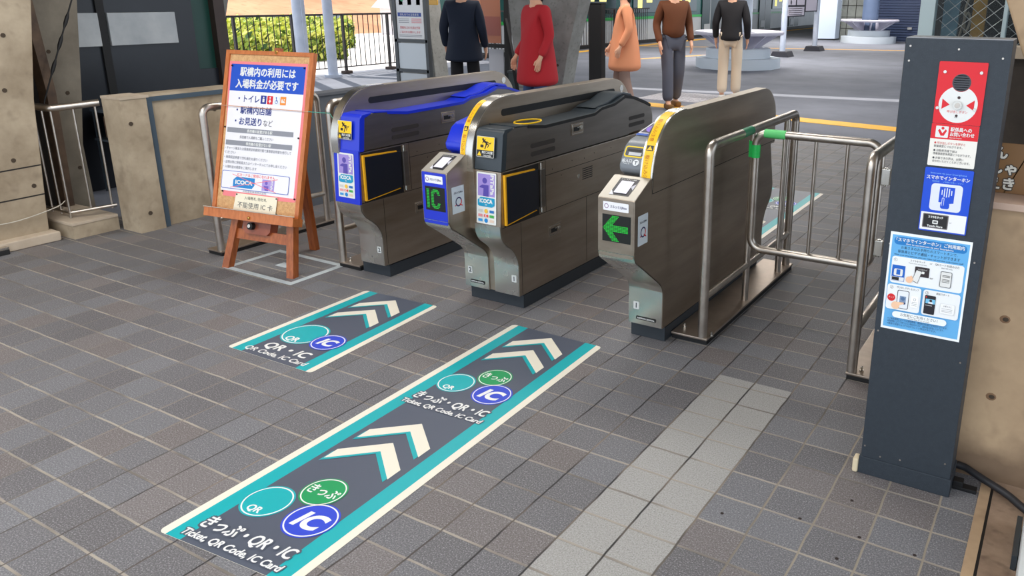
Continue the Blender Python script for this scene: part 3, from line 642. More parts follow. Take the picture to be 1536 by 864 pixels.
def right_half(root, xf, xb, plastic, facemat):
    # xf = side towards the fin, xb = outer side that faces the passage
    mb = MB(); P = [(2.925, .075)]+LEG_R+[(2.810, .712), (4.294, .712)]+mirror_back(LEG_R)+[(4.181, .075)]
    mb.prism(P, xf, xb, M_STEEL, 'x', bev=.005, smooth=True)
    for y, a, b in ((2.948, .085, .445), (3.54, .085, .445), (3.160, .455, .712), (4.02, .455, .70)): mb.box(xb-.001, xb+.0006, y-.0012, y+.0012, a, b, M_SEAM)
    for z, a, b in ((.450, 2.80, 4.28), (.633, 3.16, 4.02), (.712, 3.17, 3.99)): mb.box(xb-.001, xb+.0006, a, b, z-.0014, z+.0014, M_SEAM)
    for y, z in ((3.22, .655), (3.40, .668), (3.62, .672), (3.80, .672), (3.30, .61), (3.52, .66)): mb.cyl((xb-.001, y, z), .003, .0018, M_BLACK, 'x', 8)
    wc(mb, 'cabinet', root)
    # bright front skin of the leg
    mb = MB(); Q = [(2.925, .078)]+LEG_R; n = len(Q); vs = []; fs = []
    for y, z in off_prof(Q, .0022): vs += [(xf+.001, y, z), (xb-.003, y, z)]
    for i in range(n-1): fs.append((2*i, 2*i+1, 2*i+3, 2*i+2))
    mb.add(vs, fs, M_STEELL, True); wc(mb, 'leg_front', root)
    if facemat:
        mb = MB(); mb.prism([(2.786, .445), (2.804, .722), (2.815, .722), (2.80, .445)], xf-.001, xb+.001, facemat, 'x', bev=.002, smooth=True); wc(mb, 'front_panel', root, label='blue front panel')
    # upper side housing
    mb = MB(); U = [(2.816, .716), (2.838, .875), (2.852, .893)]+TOPP+[(4.285, .83), (4.298, .79), (4.298, .730), (4.02, .722), (3.99, .716)]
    mb.prism(U, xf, xb+.001, M_HOUS, 'x', bev=.004, smooth=True)
    for z in (.796, .757):
        slot(mb, xb+.001, 3.04, 3.245, z-.011, z+.011, mat('grille_dark', (52, 46, 42), .6)); slot(mb, xb+.001, 4.00, 4.19, z+.012-.011, z+.012+.011, MATS['grille_dark'])
    wc(mb, 'side_housing', root)
    mb = MB(); mb.prism([(2.806, .714), (2.828, .880), (2.846, .901), (2.915, .905), (2.900, .893), (2.862, .880), (2.842, .714)], xf-.0005, xb+.004, plastic, 'x', bev=.004, smooth=True); wc(mb, 'nose_cover', root)
    mb = MB(); T = [(2.925, .901)]+TOPP[1:]; P = T+[(y, z+.006) for y, z in reversed(T)]
    mb.prism(P, xf, xb+.003, plastic, 'x', smooth=True)
    T2 = [p for p in T if p[0] > 3.0]; edge = [(y, z-.008) for y, z in T2]+[(y, z+.007) for y, z in reversed(T2)]
    mb.prism(edge, xb+.001, xb+.006, plastic if plastic is M_BLUE else M_BLACK, 'x')
    mb.prism([(3.66, .905), (3.84, .908), (3.96, .946), (4.08, .925), (4.06, .945), (3.97, .962), (3.90, .955), (3.80, .925), (3.70, .915)], xf+.005, xb-.02, plastic, 'x', bev=.003, smooth=True)
    wc(mb, 'top_cover', root)
    # flap door with its yellow lip
    mb = MB(); mb.box(xb-.006, xb+.0012, 2.822, 3.100, .452, .706, M_BLACK); wc(mb, 'flap_recess', root)
    fl = MB(); fl.prism([(2.832, .462), (3.088, .486), (3.088, .678), (2.832, .690)], xb+.0012, xb+.010, M_FLAP, 'x', bev=.002); fo = wc(fl, 'flap_door', root)
    e = MB(); e.prism([(2.820, .460), (2.832, .460), (2.832, .694), (2.820, .694)], xb+.0008, xb+.013, M_RUBY, 'x', bev=.002); e.prism([(2.822, .688), (3.06, .680), (3.06, .686), (2.822, .698)], xb+.001, xb+.010, M_RUBY, 'x'); e.prism([(2.83, .458), (3.07, .478), (3.07, .4815), (2.83, .463)], xb+.001, xb+.009, M_RUBY, 'x'); wc(e, 'yellow_edge', fo)
    hg = MB(); hg.cyl((xb+.008, 3.112, .462), .0085, .246, M_STEELL, 'z', 14); hg.bbox(xb, xb+.018, 3.098, 3.134, .486, .676, M_HOUS, .004); wc(hg, 'hinge_post', root)
def left_half(root, x0, x1, face, cover, number, sign, led, right_open):
    # reader column towards the camera; x0 left, x1 right
    mb = MB(); P = [(2.925, .075)]+LEG_L+[(2.655, .712), (2.790, .778), (2.865, .765), (2.87, .712), (4.236, .712)]+mirror_back(LEG_R)+[(4.181, .075)]
    mb.prism(P, x0, x1, M_STEEL, 'x', bev=.005, smooth=True); wc(mb, 'cabinet', root)
    mb = MB(); Q = [(2.925, .078)]+LEG_L; vs = []; fs = []
    for y, z in off_prof(Q, .0022): vs += [(x0+.003, y, z), (x1-.003, y, z)]
    for i in range(len(Q)-1): fs.append((2*i, 2*i+1, 2*i+3, 2*i+2))
    mb.add(vs, fs, M_STEELL, True); wc(mb, 'leg_front', root)
    rd = MB(); tp = lambda u, v, h: (x0+u, 2.655+v*math.cos(.4545)-h*math.sin(.4545)*1, .712+v*math.sin(.4545)+h*math.cos(.4545)); w = x1-x0
    s = Sheet(.0008); s.rrect(.002, .001, w-.002, .148, .004, mat('reader_top_plate', (176, 170, 158), .4, .35)); s.rect(w*.24, .022, w*.76, .132, (34, 34, 38)); s.poly([(w*.24, .022), (w*.36, .022), (w*.24, .05)], (214, 214, 222)); s.poly([(w*.76, .10), (w*.76, .06), (w*.66, .08)], (190, 190, 200)); s.rrect(w*.33, .034, w*.67, .112, .003, (226, 222, 240)); s.text('スマートフォン画面', w*.5, .118, .008, WHITE, width=w*.4)
    ro = world_child(s.build('card_reader', tp, root), root)
    s = Sheet(.0006); yf = 2.655
    if face: s.rrect(.006, .006, w-.006, .245, .006, (24, 48, 190))
    else: s.rrect(.006, .006, w-.006, .245, .006, M_STEEL)
    world_child(s.build('front_panel', lambda u, v, h: (x0+u, yf-h-.0004, .466+v), root), root)
    s = Sheet(.0005); s.h = .001; s.rrect(w*.16, .196, w*.84, .232, .003, (236, 236, 240)); s.ring(w*.25, .214, .010, .003, (150, 120, 150), 20); s.text('スルッとQRtto', w*.57, .209, .014, (120, 120, 140), bold=.02, width=w*.44)
    world_child(s.build('logo_sticker', lambda u, v, h: (x0+u, yf-h-.0004, .466+v), root), root)
    # LED display
    s = Sheet(.0006); s.h = .001; dx0, dx1, dz0, dz1 = w*.14, w*.90, .068, .180; s.rect(dx0, dz0, dx1, dz1, (10, 14, 10))
    LED = mat('led_green', (24, 176, 52), .5, 0, .45)
    rows = led; nr = len(rows); nc = len(rows[0])
    for r in range(nr):
        for c in range(nc):
            if rows[r][c] != '.':
                cx = dx0+(dx1-dx0)*(c+1)/(nc+1); cy = dz1-(dz1-dz0)*(r+1)/(nr+1); q = .0023; s.poly([(cx-q, cy), (cx, cy-q), (cx+q, cy), (cx, cy+q)], LED, up=False); s.it[-1] = (*s.it[-1][:3], .0022)
    world_child(s.build('led_display', lambda u, v, h: (x0+u, yf-h-.0004, .466+v), root), root)
    # Q sign on the right cheek
    if sign:
        s = Sheet(.0005); s.rect(0, 0, .085, .125, (206, 214, 218)); s.ring(.045, .052, .022, .006, (50, 40, 90), 26, 20, 300); s.ring(.045, .052, .022, .006, (206, 40, 50), 10, 300, 380, up=False); s.line(.050, .040, .070, .030, .005, (206, 40, 50)); s.line(.018, .036, .028, .040, .004, (206, 40, 50), up=False)
        s.text('スルッとQRtto', .043, .092, .012, (40, 44, 60), bold=.02, width=.06)
        world_child(s.build('logo_sticker', right_face(x1+.0006, 2.680, .520), root), root)
    number_tag(root, x0+w*.24, 2.9215, .165, number)
    s = Sheet(.0004); s.rrect(w*.24, 0, w*.82, .016, .004, BLK); s.text('NIPPON SIGNAL', w*.53, .004, .010, WHITE, bold=.02, width=w*.5); world_child(s.build('maker_plate', front_face(2.9215, x0, .100), root), root)
IC_LED = ["...............", ".##...#####....", ".##..#######...", ".##.###...##...", ".##.##.........", ".##.##.........", ".##.##.........", ".##.##.........", ".##.###...##...", ".##..#######...", ".##...#####....", "..............."]
IC_LED = ["..............................", "..####......########..........", "..####....############........", "..####...######...####........", "..####...####......####.......", "..####...####.................", "..####...####.................", "..####...####.................", "..####...####.................", "..####...####.................", "..####...####......####.......", "..####...######...####........", "..####....############........", "..####......########..........", ".............................."]
AR = []
for r in range(19):
    row = ''
    for c in range(27):
        d = abs(r-9); on = (d <= 2 and 5 <= c <= 24) or (3 <= d <= 9 and d*.95 <= c <= d*.95+6.5) or (d < 4 and d*.95 <= c < 8)
        row += '#' if on else '.'
    AR.append(row)
def plinth(root, x0, x1):
    mb = MB(); mb.bbox(x0, x1, 2.965, 4.14, 0, .068, M_PLINTH, .004); mb.box(x0+.01, x1-.01, 2.99, 4.12, .068, .078, M_BLACK); wc(mb, 'plinth', root)
def fin(root, x0, x1, slotted=True):
    mb = MB(); mb.prism(FINP, x0, x1, M_STEEL, 'x', bev=.003, smooth=True)
    if slotted: slot(mb, x1, 3.02, 4.10, .928, .962, M_BLACK); mb.cyl((x1-.001, 4.18, .955), .020, .003, M_STEELL, 'x', 20)
    wc(mb, 'centre_fin', root)
FL = ['文字']
YART = [('駆け込み注意', .05, .020, (190, 110, 20)), ('tri', .185, 0, None), ('駆け込み注意', .225, .020, (190, 110, 20))]
# gate A: blue, left
A = empty('ticket_gate', 'blue nosed ticket gate farthest left, beside the easel', 'ticket gate', (-3.17, 3.5, 0), group='row of ticket gates')
plinth(A, -3.30, -3.095)
right_half(A, -3.262, -3.086, M_BLUE, M_BLUE)
fin(A, -3.268, -3.215)
strip_on_fin(A, -3.267, .050, .0, .55, M_STEELL, 'fin_band')
run_sticker(A, -3.225, -3.125, 2.803, .775, .868, .135)
service_sticker(A, -3.235, -3.118, 2.787, .475, .705, .062)
handle(A, -3.086+.002, 3.485, .812)
number_tag(A, -3.118, 2.9215, .165, '2')
# gate B: middle
B = empty('ticket_gate', 'middle ticket gate with black nose on the right and blue IC reader on the left', 'ticket gate', (-2.36, 3.5, 0), group='row of ticket gates')
plinth(B, -2.53, -2.200)
right_half(B, -2.342, -2.192, M_SLATE, None)
left_half(B, -2.530, -2.376, True, M_BLUE, '2', True, IC_LED, True)
mb = MB(); mb.prism([(2.93, .08), (2.93, .30), (2.80, .43), (2.80, .712), (4.2, .712), (4.2, .08)], -2.377, -2.341, M_STEEL, 'x'); wc(mb, 'inner_panel', B)
fin(B, -2.415, -2.343)
strip_on_fin(B, -2.380, .036, .0, .55, M_STEELL, 'fin_band')
strip_on_fin(B, -2.415, .034, .0, .50, M_STEELL, 'fin_band')
strip_on_fin(B, -2.412, .027, .05, .375, M_YEL, 'warning_tape', YART, h=.0042)
run_sticker(B, -2.325, -2.225, 2.803, .775, .868, .135)
service_sticker(B, -2.328, -2.215, 2.790, .465, .705, .062)
handle(B, -2.192+.002, 3.45, .826); handle(B, -2.192, 3.235, .342); handle(A, -3.086, 3.235, .342)
mb = MB()
for k in range(6): mb.box(-2.1925, -2.1905, 3.50, 3.60, .548+k*.011, .552+k*.011, M_BLACK)
mb.cyl((-2.193, 3.46, .575), .012, .003, M_STEELL, 'x', 16); wc(mb, 'speaker_grille', B)
number_tag(B, -2.222, 2.9215, .165, '1')
mb = MB(); n = 28; pts = [(-2.262+.052*math.cos(2*PI*k/n), 3.12+.085*math.sin(2*PI*k/n), .898) for k in range(n+1)]; mb.tube(pts, .004, M_YEL, 6, False); wc(mb, 'ticket_slot_ring', B)
def dome(root, x0, x1, cover):
    P = [(2.825, .785), (2.822, .815), (2.870, .885), (2.905, .905), (2.975, .918), (3.17, .955), (3.30, .950), (4.20, .90), (4.27, .85), (4.28, .715), (2.90, .715), (2.86, .765)]
    mb = MB(); mb.prism(P, x0, x1, cover, 'x', bev=.014, seg=3, smooth=True); return wc(mb, 'top_cover', root)
dome(B, -2.530, -2.416, M_BLUE)
# gate C: right
Cg = empty('ticket_gate', 'right ticket gate with green arrow display and blank steel side', 'ticket gate', (-1.51, 3.5, 0), group='row of ticket gates')
plinth(Cg, -1.60, -1.428)
left_half(Cg, -1.592, -1.422, False, M_GREYP, '1', True, AR, False)
FINC = [(p[0], p[1]+.012*(p[1]-.7)/.3) for p in FINP]
fin(Cg, -1.480, -1.4205, False)
mb = MB(); mb.box(-1.4215, -1.4200, 2.80, 4.29, .7115, .7145, M_BLACK); mb.box(-1.43, -1.4203, 2.80, 2.803, .714, .80, M_BLACK); wc(mb, 'panel_seam', Cg)
strip_on_fin(Cg, -1.478, .056, .0, .52, M_STEELL, 'fin_band')
strip_on_fin(Cg, -1.470, .040, .06, .42, M_YEL, 'warning_tape', YART, h=.0042)
dome(Cg, -1.592, -1.481, M_GREYP)
cm = lambda y0, z0, y1, z1: (lambda u, v, h: (-1.585+u, y0+(y1-y0)*v-h*(z1-z0)/math.dist((y0, z0), (y1, z1)), z0+(z1-z0)*v+h*(y1-y0)/math.dist((y0, z0), (y1, z1))))
s = Sheet(.0006); s.text('投入口', .034, .35, .016, (226, 230, 232), bold=.02); s.text('Ticket in', .034, .15, .009, (226, 230, 232)); s.circle(.076, .42, .014, (226, 230, 232), ry=.24); s.text('T', .076, .25, .018, (90, 96, 104), bold=.05)
def lowc(u, v, h): return (-1.588+u, 2.8225+v*.02-h*.9-.001, .815+v*.036)
for it in s.it: pass
s2 = Sheet(.0006)
for (vs, fs, c, h) in s.it: s2.it.append((vs, fs, c, h))
m_low = lambda u, v, h: (-1.588+u, 2.8215+(v)*.048-h*.83, .815+v*.070+h*.55)
s = Sheet(.0006); s.text('投入口', .030, .012, .016, (226, 230, 232), bold=.02); s.text('Ticket in', .030, .002, .009, (226, 230, 232)); s.circle(.074, .012, .014, (226, 230, 232)); s.text('T', .074, .004, .020, (90, 96, 104), bold=.05)
m_low = lambda u, v, h: (-1.588+u, 2.8225+v*.566-h*.83, .8155+v*.825+h*.56)
world_child(s.build('lettering', m_low, Cg), Cg)
mb = MB(); s = Sheet(.0012)
s.rrect(.008, .034, .100, .084, .012, (240, 206, 30)); s.rrect(.014, .040, .094, .078, .008, (70, 74, 80)); s.rect(.022, .060, .086, .070, (16, 16, 18)); s.rect(.030, .042, .088, .056, (196, 198, 200), up=False)
world_child(s.build('ticket_slot', m_low, Cg), Cg)
s = Sheet(.001); s.rrect(.002, .0, .104, .022, .002, (40, 92, 190)); s.rrect(.002, .024, .104, .17, .004, (228, 226, 234), up=False); s.rrect(.010, .034, .098, .16, .004, (74, 68, 88)); s.circle(.055, .09, .040, (142, 110, 220), ry=.05); s.text('IC', .055, .08, .03, WHITE)
m_sl = lambda u, v, h: (-1.588+u, 2.955+v*.98-h*.17, .9165+v*.185+h*.98)
world_child(s.build('ic_touch_panel', m_sl, Cg), Cg)

# ================================================================== RAILINGS
def bolt(root, x, y, z=.031):
    mb = MB(); mb.cyl((x, y, z), .009, .006, M_STEELL, 'z', 6); mb.cyl((x, y, z+.006), .005, .010, M_STEELL, 'z', 8); mb.ball((x, y, z+.018), .006, M_STEELL, sub=1); wc(mb, 'anchor_bolt', root)
def barrier(label, x, y0, y1, zt, mids, px0, px1, side, group='steel barriers by the gates', extra=None):
    root = empty('steel_barrier', label, 'barrier', (x, (y0+y1)/2, 0), group=group)
    mb = MB(); mb.bbox(px0, px1, y0-.02, y1+.04, .020, .031, M_BASE, .003); wc(mb, 'base_plate', root)
    mb = MB(); mb.box(px0+.004, px1-.003, y0-.014, y1+.03, 0, .020, M_BLACK); wc(mb, 'rubber_pad', root)
    mb = MB(); mb.tube(fillet([(x, y0, .03), (x, y0, zt), (x, y1, zt), (x, y1, .03)], .045, 8), .021, M_TUBE, 16); wc(mb, 'hoop', root)
    for y in mids: mb = MB(); mb.tube([(x, y, .03), (x, y, zt)], .0165, M_TUBE, 14); wc(mb, 'post', root)
    mb = MB(); mb.tube([(x, y0, .215), (x, y1, .215)], .0165, M_TUBE, 14); wc(mb, 'lower_rail', root)
    for bx, by in ((px0+.035 if side > 0 else px1-.035, y0+.05), (x-side*.03*0+.035, y0+.02), (px0+.04 if side > 0 else px1-.04, (y0+y1)/2+.25)): bolt(root, bx, by)
    return root
r1 = barrier('steel barrier with bolted base plate standing along the blank side of the right gate', -1.28, 3.04, 4.20, .885, (3.56, 4.06), -1.425, -1.25, 1)
for (a, b) in (((-1.28, 3.56, .755), (-1.28, 3.56, .83)),):
    mb = MB(); mb.tube([a, b], .0205, M_GREEN, 14); wc(mb, 'green_tape', r1, label='bright green tape')
mb = MB(); mb.tube([(-1.28, 3.40, .885), (-1.28, 3.52, .885)], .0215, mat('dark_green_tape', (40, 120, 84), .5), 14); wc(mb, 'green_tape', r1, label='dark green tape')
barrier('steel barrier half hidden by the dark intercom post, hinge side of the swing gate', -.62, 3.03, 4.25, .905, (3.56,), -.64, -.47, -1)
barrier('steel barrier with base plate between the easel and the blue ticket gate', -3.46, 2.97, 4.1, .92, (3.5,), -3.48, -3.31, -1)
barrier('steel barrier standing behind the wooden easel', -4.225, 2.74, 3.53, .865, (2.98,), -4.33, -4.20, 1)
# swing gate
sg = empty('swing_gate', 'tubular steel swing gate with three thin bars and green tape on its latch corner', 'gate', (-.69, 3.5, 0))
YS = 3.5
mb = MB(); mb.tube(fillet([(-1.0, YS, .325), (-1.245, YS, .325), (-1.245, YS, .880), (-.685, YS, .880), (-.685, YS, .325), (-1.0, YS, .325)], .055, 8), .0185, M_TUBE, 16, False); wc(mb, 'frame', sg)
for x in (-1.11, -.965, -.825): mb = MB(); mb.tube([(x, YS, .325), (x, YS, .88)], .0085, M_TUBE, 10); wc(mb, 'bar', sg)
mb = MB(); mb.tube([(-1.245, YS, .765), (-1.245, YS, .825)], .0215, M_GREEN, 14); wc(mb, 'green_tape', sg, label='bright green tape on the upright')
mb = MB(); mb.tube([(-1.205, YS, .880), (-1.105, YS, .880)], .0205, mat('light_green_tape', (96, 210, 120), .5), 14); wc(mb, 'green_tape', sg, label='light green tape on the top rail')
for z in (.42, .74): mb = MB(); mb.bbox(-.672, -.636, YS-.012, YS+.012, z-.035, z+.035, M_STEELL, .003); mb.cyl((-.655, YS, z-.04), .009, .08, M_STEELL, 'z', 12); wc(mb, 'hinge', sg)

# ================================================================== INTERCOM POST
K = empty('intercom_post', 'tall charcoal intercom post with red panel and posters at the right', 'intercom post', (-.295, 2.43, 0))
mb = MB(); mb.bbox(-.430, -.160, 2.370, 2.495, .0, 1.372, M_KIOSK, .004); mb.box(-.428, -.162, 2.372, 2.493, 1.3715, 1.3735, mat('top_highlight', (150, 152, 156), .4)); wc(mb, 'body', K)  # thin pale sheet on top paints in the white highlight
mb = MB(); mb.bbox(-.434, -.156, 2.365, 2.50, .0, .062, M_KIOSK, .003); wc(mb, 'foot', K)
for x, z in ((-.415, 1.35), (-.29, 1.345), (-.18, 1.325), (-.415, 1.31), (-.412, .78), (-.178, .76), (-.418, .50), (-.178, .45), (-.42, .10), (-.18, .11), (-.31, .082), (-.37, .075)): mb = MB(); mb.cyl((x, 2.3685, z), .0028, .002, M_TUBE, 'y', 8); wc(mb, 'screw', K)
YK = 2.3695
def kmap(x0, z0, dy=0): return lambda u, v, h: (x0+u, YK-dy-h, z0+v)
R_ = (218, 22, 36)
s = Sheet(.00012); s.rrect(0, 0, .122, .168, .003, R_)
s.circle(.0595, .054, .0495, WHITE); s.circle(.062, .113, .0245, (206, 60, 60)); s.circle(.062, .113, .0235, (60, 62, 68))
for k in range(7): s.line(.062-.02*math.sqrt(max(.05, 1-((k-3)/3.6)**2)), .113+(k-3)*.0062, .062+.02*math.sqrt(max(.05, 1-((k-3)/3.6)**2)), .113+(k-3)*.0062, .0016, (112, 112, 114), up=False)
s.h += .00015
for sx in (-1, 1): s.poly([(.0595+sx*.041, .068), (.0595+sx*.041, .040), (.0595+sx*.021, .053)], R_, up=False)
s.text('呼び出しボタン', .060, .031, .0085, (224, 80, 80), width=.052); s.text('Call', .058, .018, .005, (90, 90, 90)); s.circle(.060, .073, .004, (60, 40, 40), 10, up=False); s.circle(.059, .024, .0035, (60, 40, 40), 10, up=False)
world_child(s.build('call_panel', kmap(-.334, 1.1445), K, thick=.003), K)
mb = MB(); mb.cyl((-.275, 2.364, 1.197), .0115, -.006, M_STEELL, 'y', 24); mb.cyl((-.275, 2.358, 1.197), .007, -.002, M_TUBE, 'y', 20); wc(mb, 'call_button', K)
for x, z in ((-.317, 1.285), (-.226, 1.286), (-.326, 1.187), (-.231, 1.188)): mb = MB(); mb.cyl((x, 2.3655, z), .0042, -.003, M_STEELL, 'y', 12); wc(mb, 'screw', K)
s = Sheet(.00012); s.rrect(0, 0, .122, .118, .003, (236, 232, 222)); s.rect(0, .076, .122, .118, R_)
s.rrect(.012, .080, .045, .112, .002, WHITE); s.poly([(.022, .104), (.030, .092), (.038, .104), (.041, .099), (.034, .085), (.026, .085), (.018, .099)], R_); s.circle(.030, .106, .004, R_, 12, up=False)
s.text('駅係員への', .050, .100, .0125, WHITE, 'l', bold=.03, width=.054); s.text('お問い合わせ', .050, .087, .0125, WHITE, 'l', bold=.03, width=.062); s.text('Remote Inquiry', .050, .080, .005, WHITE, 'l')
for t, y, c in (('● 呼び出しボタンを押すと', .062, (200, 60, 60)), ('駅業務室につながります。', .053, (60, 60, 66)), ('● 自動券売機下部は', .041, (60, 60, 66)), ('停車業務室係員室につながります。', .032, (60, 60, 66)), ('● お客さまの声は、お問い', .020, (60, 60, 66)), ('合わせいただくことがございます。', .011, (60, 60, 66))): s.text(t, .012, y, .0078, c, 'l', width=min(.098, .0062*len(t)))
world_child(s.build('inquiry_sign', kmap(-.335, 1.0255), K, thick=.002), K)
s = Sheet(.00012); KB = (14, 74, 204); s.rrect(0, 0, .127, .185, .004, KB)
s.text('Intercom via your Smartphone', .063, .168, .0062, (140, 190, 240), width=.094); s.text('スマホでインターホン', .063, .153, .0125, WHITE, bold=.03, width=.113); s.text('使用時間　　ご自由にお使いください', .063, .145, .0048, (140, 190, 240), width=.082)
s.rrect(.022, .063, .105, .141, .010, (222, 226, 236)); s.poly([(.045, .133), (.085, .133), (.085, .088), (.075, .086), (.045, .088)], KB)
s.h += .00015
for k in range(5): hh = (.008, .013, .0145, .013, .008)[k]; s.line(.052+k*.0063, .118-hh, .052+k*.0063, .118+hh-.002, .0026, (222, 226, 236), up=False)
s.rrect(.051, .070, .075, .088, .006, KB); s.rrect(.0535, .078, .0600, .102, .003, (222, 226, 236)); s.rrect(.0548, .078, .0588, .1005, .002, KB)
s.rect(.003, .004, .124, .056, (238, 238, 238)); s.rrect(.009, .010, .078, .052, .003, (120, 112, 112)); s.rrect(.0115, .0125, .0755, .0495, .002, (30, 28, 30)); s.text('スマホをタッチ', .0435, .040, .008, WHITE, bold=.04, width=.040); s.rrect(.036, .023, .051, .034, .002, WHITE); s.rrect(.039, .026, .048, .031, .001, (90, 90, 90)); s.text('Touch Here', .0435, .014, .0075, WHITE, bold=.04, width=.042); s.text('or', .084, .030, .007, (130, 130, 130))
world_child(s.build('smartphone_sign', kmap(-.338, .8350), K, thick=.003), K)
s = Sheet(.0001); PB = (100, 174, 226); s.rect(0, 0, .223, .305, (240, 244, 246)); s.rect(.006, .007, .217, .297, PB)
s.rrect(.012, .268, .211, .292, .011, (28, 120, 190)); s.text('「スマホでインターホン」ご利用案内', .111, .279, .0125, WHITE, bold=.03, width=.186); s.text('How to use Intercom via your Smartphone', .111, .2705, .0065, WHITE, bold=.02, width=.13)
s.text('お客さまのお手持ちのスマートホンで、', .111, .257, .010, (24, 40, 60), width=.155); s.text('駅係員とビデオ通話・チャットができます', .111, .244, .0105, (24, 40, 60), width=.170); s.text('With your smartphone, you can video call and chat with station staff', .111, .2355, .006, (24, 40, 60), width=.19)
PW = (238, 240, 240); s.rrect(.012, .149, .211, .232, .008, PW)
s.text('①', .022, .217, .012, (80, 80, 84)); s.text('スマホをタッチ', .084, .222, .0075, (50, 50, 54), width=.042); s.text('Touch your smartphone', .084, .2155, .005, (50, 50, 54), width=.05); s.text('or', .121, .222, .008, (120, 120, 120)); s.text('QRコードを読み込む', .165, .222, .008, (50, 50, 54), width=.066); s.text('Read QR code', .165, .215, .005, (50, 50, 54))
s.rect(.015, .156, .052, .205, (20, 96, 190)); s.rrect(.021, .172, .046, .194, .004, WHITE); s.rect(.028, .176, .039, .192, (20, 96, 190)); s.rect(.016, .157, .051, .169, (226, 228, 230)); s.rect(.017, .158, .037, .168, (30, 30, 32))
s.rrect(.079, .180, .119, .210, .002, (46, 38, 42)); s.text('スマホをタッチ', .100, .200, .006, WHITE, width=.026); s.rrect(.092, .190, .106, .197, .001, WHITE); s.poly([(.083, .200), (.099, .197), (.090, .158), (.073, .165)], (60, 60, 64)); s.poly([(.084, .199), (.098, .196), (.0895, .160), (.0745, .166)], WHITE); s.circle(.066, .166, .010, (244, 196, 160), 16); s.poly([(.060, .172), (.072, .180), (.078, .168), (.068, .158)], (244, 196, 160))
s.text('or', .127, .178, .010, (90, 90, 90)); s.rrect(.150, .160, .181, .208, .004, (50, 54, 60)); s.rrect(.1515, .1615, .1795, .2065, .003, WHITE)
for y in (.196, .192, .184, .180, .176): s.line(.155, y, .176, y, .0016, (140, 140, 146), up=False)
s.rrect(.008, .066, .104, .145, .008, PW); s.rrect(.110, .066, .211, .145, .008, PW, up=False)
s.text('②', .020, .131, .012, (40, 40, 44)); s.text('呼び出しボタンをタップ', .066, .135, .0075, (50, 50, 54), width=.062); s.text('③', .120, .131, .012, (60, 60, 64)); s.text('通話スタート', .163, .135, .0075, (50, 50, 54), width=.036)
s.rrect(.038, .072, .072, .130, .005, (40, 40, 50)); s.rrect(.0398, .0738, .0702, .1282, .004, (232, 236, 244)); s.rect(.046, .090, .064, .112, (130, 150, 178)); s.circle(.055, .104, .006, (80, 110, 150), 14); s.rrect(.046, .087, .064, .093, .001, (40, 60, 100)); s.circle(.022, .103, .0115, (214, 34, 40), 22); s.text('タップ', .022, .101, .0065, WHITE, width=.016); s.circle(.036, .080, .012, (244, 200, 164), 18); s.poly([(.036, .091), (.058, .093), (.060, .089), (.040, .078)], (244, 200, 164)); s.rrect(.078, .082, .099, .118, .003, (250, 250, 250)); s.ring(.0885, .108, .004, .001, (120, 120, 120), 12)
for y in (.099, .094, .089): s.line(.081, y, .096, y, .001, (120, 120, 120), up=False)
s.rrect(.116, .071, .146, .129, .003, (34, 32, 40)); s.rect(.119, .104, .145, .118, (120, 190, 224)); s.circle(.133, .113, .004, (60, 40, 40), 12); s.rect(.127, .104, .139, .109, (236, 236, 240), up=False); s.line(.119, .098, .138, .098, .0015, (200, 200, 200), up=False); s.circle(.120, .123, .0022, (220, 40, 40), 8, up=False); s.rrect(.160, .080, .200, .112, .003, (214, 216, 216)); s.rrect(.161, .081, .199, .111, .003, (244, 244, 244)); s.text('お客さまと', .180, .102, .006, (60, 60, 60), width=.022)
for y in (.096, .091, .087): s.line(.165, y, .194, y, .001, (130, 130, 130), up=False)
s.rrect(.030, .042, .183, .062, .010, (240, 244, 244)); s.text('お気軽にご利用ください！', .106, .050, .0105, (30, 40, 50), bold=.015, width=.105); s.text('Please feel free to use!', .106, .044, .0055, (60, 60, 60), width=.06)
for t, y, w_ in (('※ご使用環境によっては通信費用、通信料はお客さま負担となります。', .034, .170), ('※通信環境によりご利用できない場合があります。通話内容は録音しております。', .026, .160), ('※電波の状態によりつながりにくい場合があります。', .018, .14)): s.text(t, .018, y, .0072, (30, 60, 110), 'l', width=w_)
world_child(s.build('guide_poster', kmap(-.412, .5135), K, thick=.0015), K)
mb = MB(); mb.bbox(-.452, -.434, 2.36, 2.40, 0, .05, mat('cream_chip', (216, 200, 168), .8), .006); mb.build('wedge_block', label='small cream block wedged at the left foot of the intercom post', cat='block')

# ================================================================== EASEL
E0 = Vector((-4.028, 2.598, 0)); EU = Vector((.9896, .1441, 0)).normalized(); EB = Vector((-EU.y, EU.x, 0)); TH = math.radians(16)
EW = EB*math.sin(TH)+Vector((0, 0, math.cos(TH))); EN = EU.cross(EW).normalized()     # towards the viewer
if EN.y > 0: EN = -EN
ea = empty('easel', 'varnished wooden easel board carrying the blue headed entry notice', 'easel', E0)
def emap(dn=0): return lambda u, v, h: E0+EU*u+EW*v+EN*(h+dn)
def ebox(mb, u0, u1, w0, w1, n0, n1, mt, du=0):
    """box in easel coordinates, du shifts the bottom sideways"""
    f = emap(); P = []
    for n in (n0, n1):
        for (u, w) in ((u0+du, w0), (u1+du, w0), (u1, w1), (u0, w1)): P.append(f(u, w, n))
    mb.add(P, [(0, 1, 2, 3)[::-1], (4, 5, 6, 7), (0, 1, 5, 4), (1, 2, 6, 5), (2, 3, 7, 6), (3, 0, 4, 7)], mt)
BU0, BU1, BW0, BW1 = -.105, .512, .315, 1.222
mb = MB(); ebox(mb, BU0+.02, BU1-.02, BW0, BW1-.02, -.012, 0, M_CORK); wc(mb, 'cork_board', ea)
mb = MB()
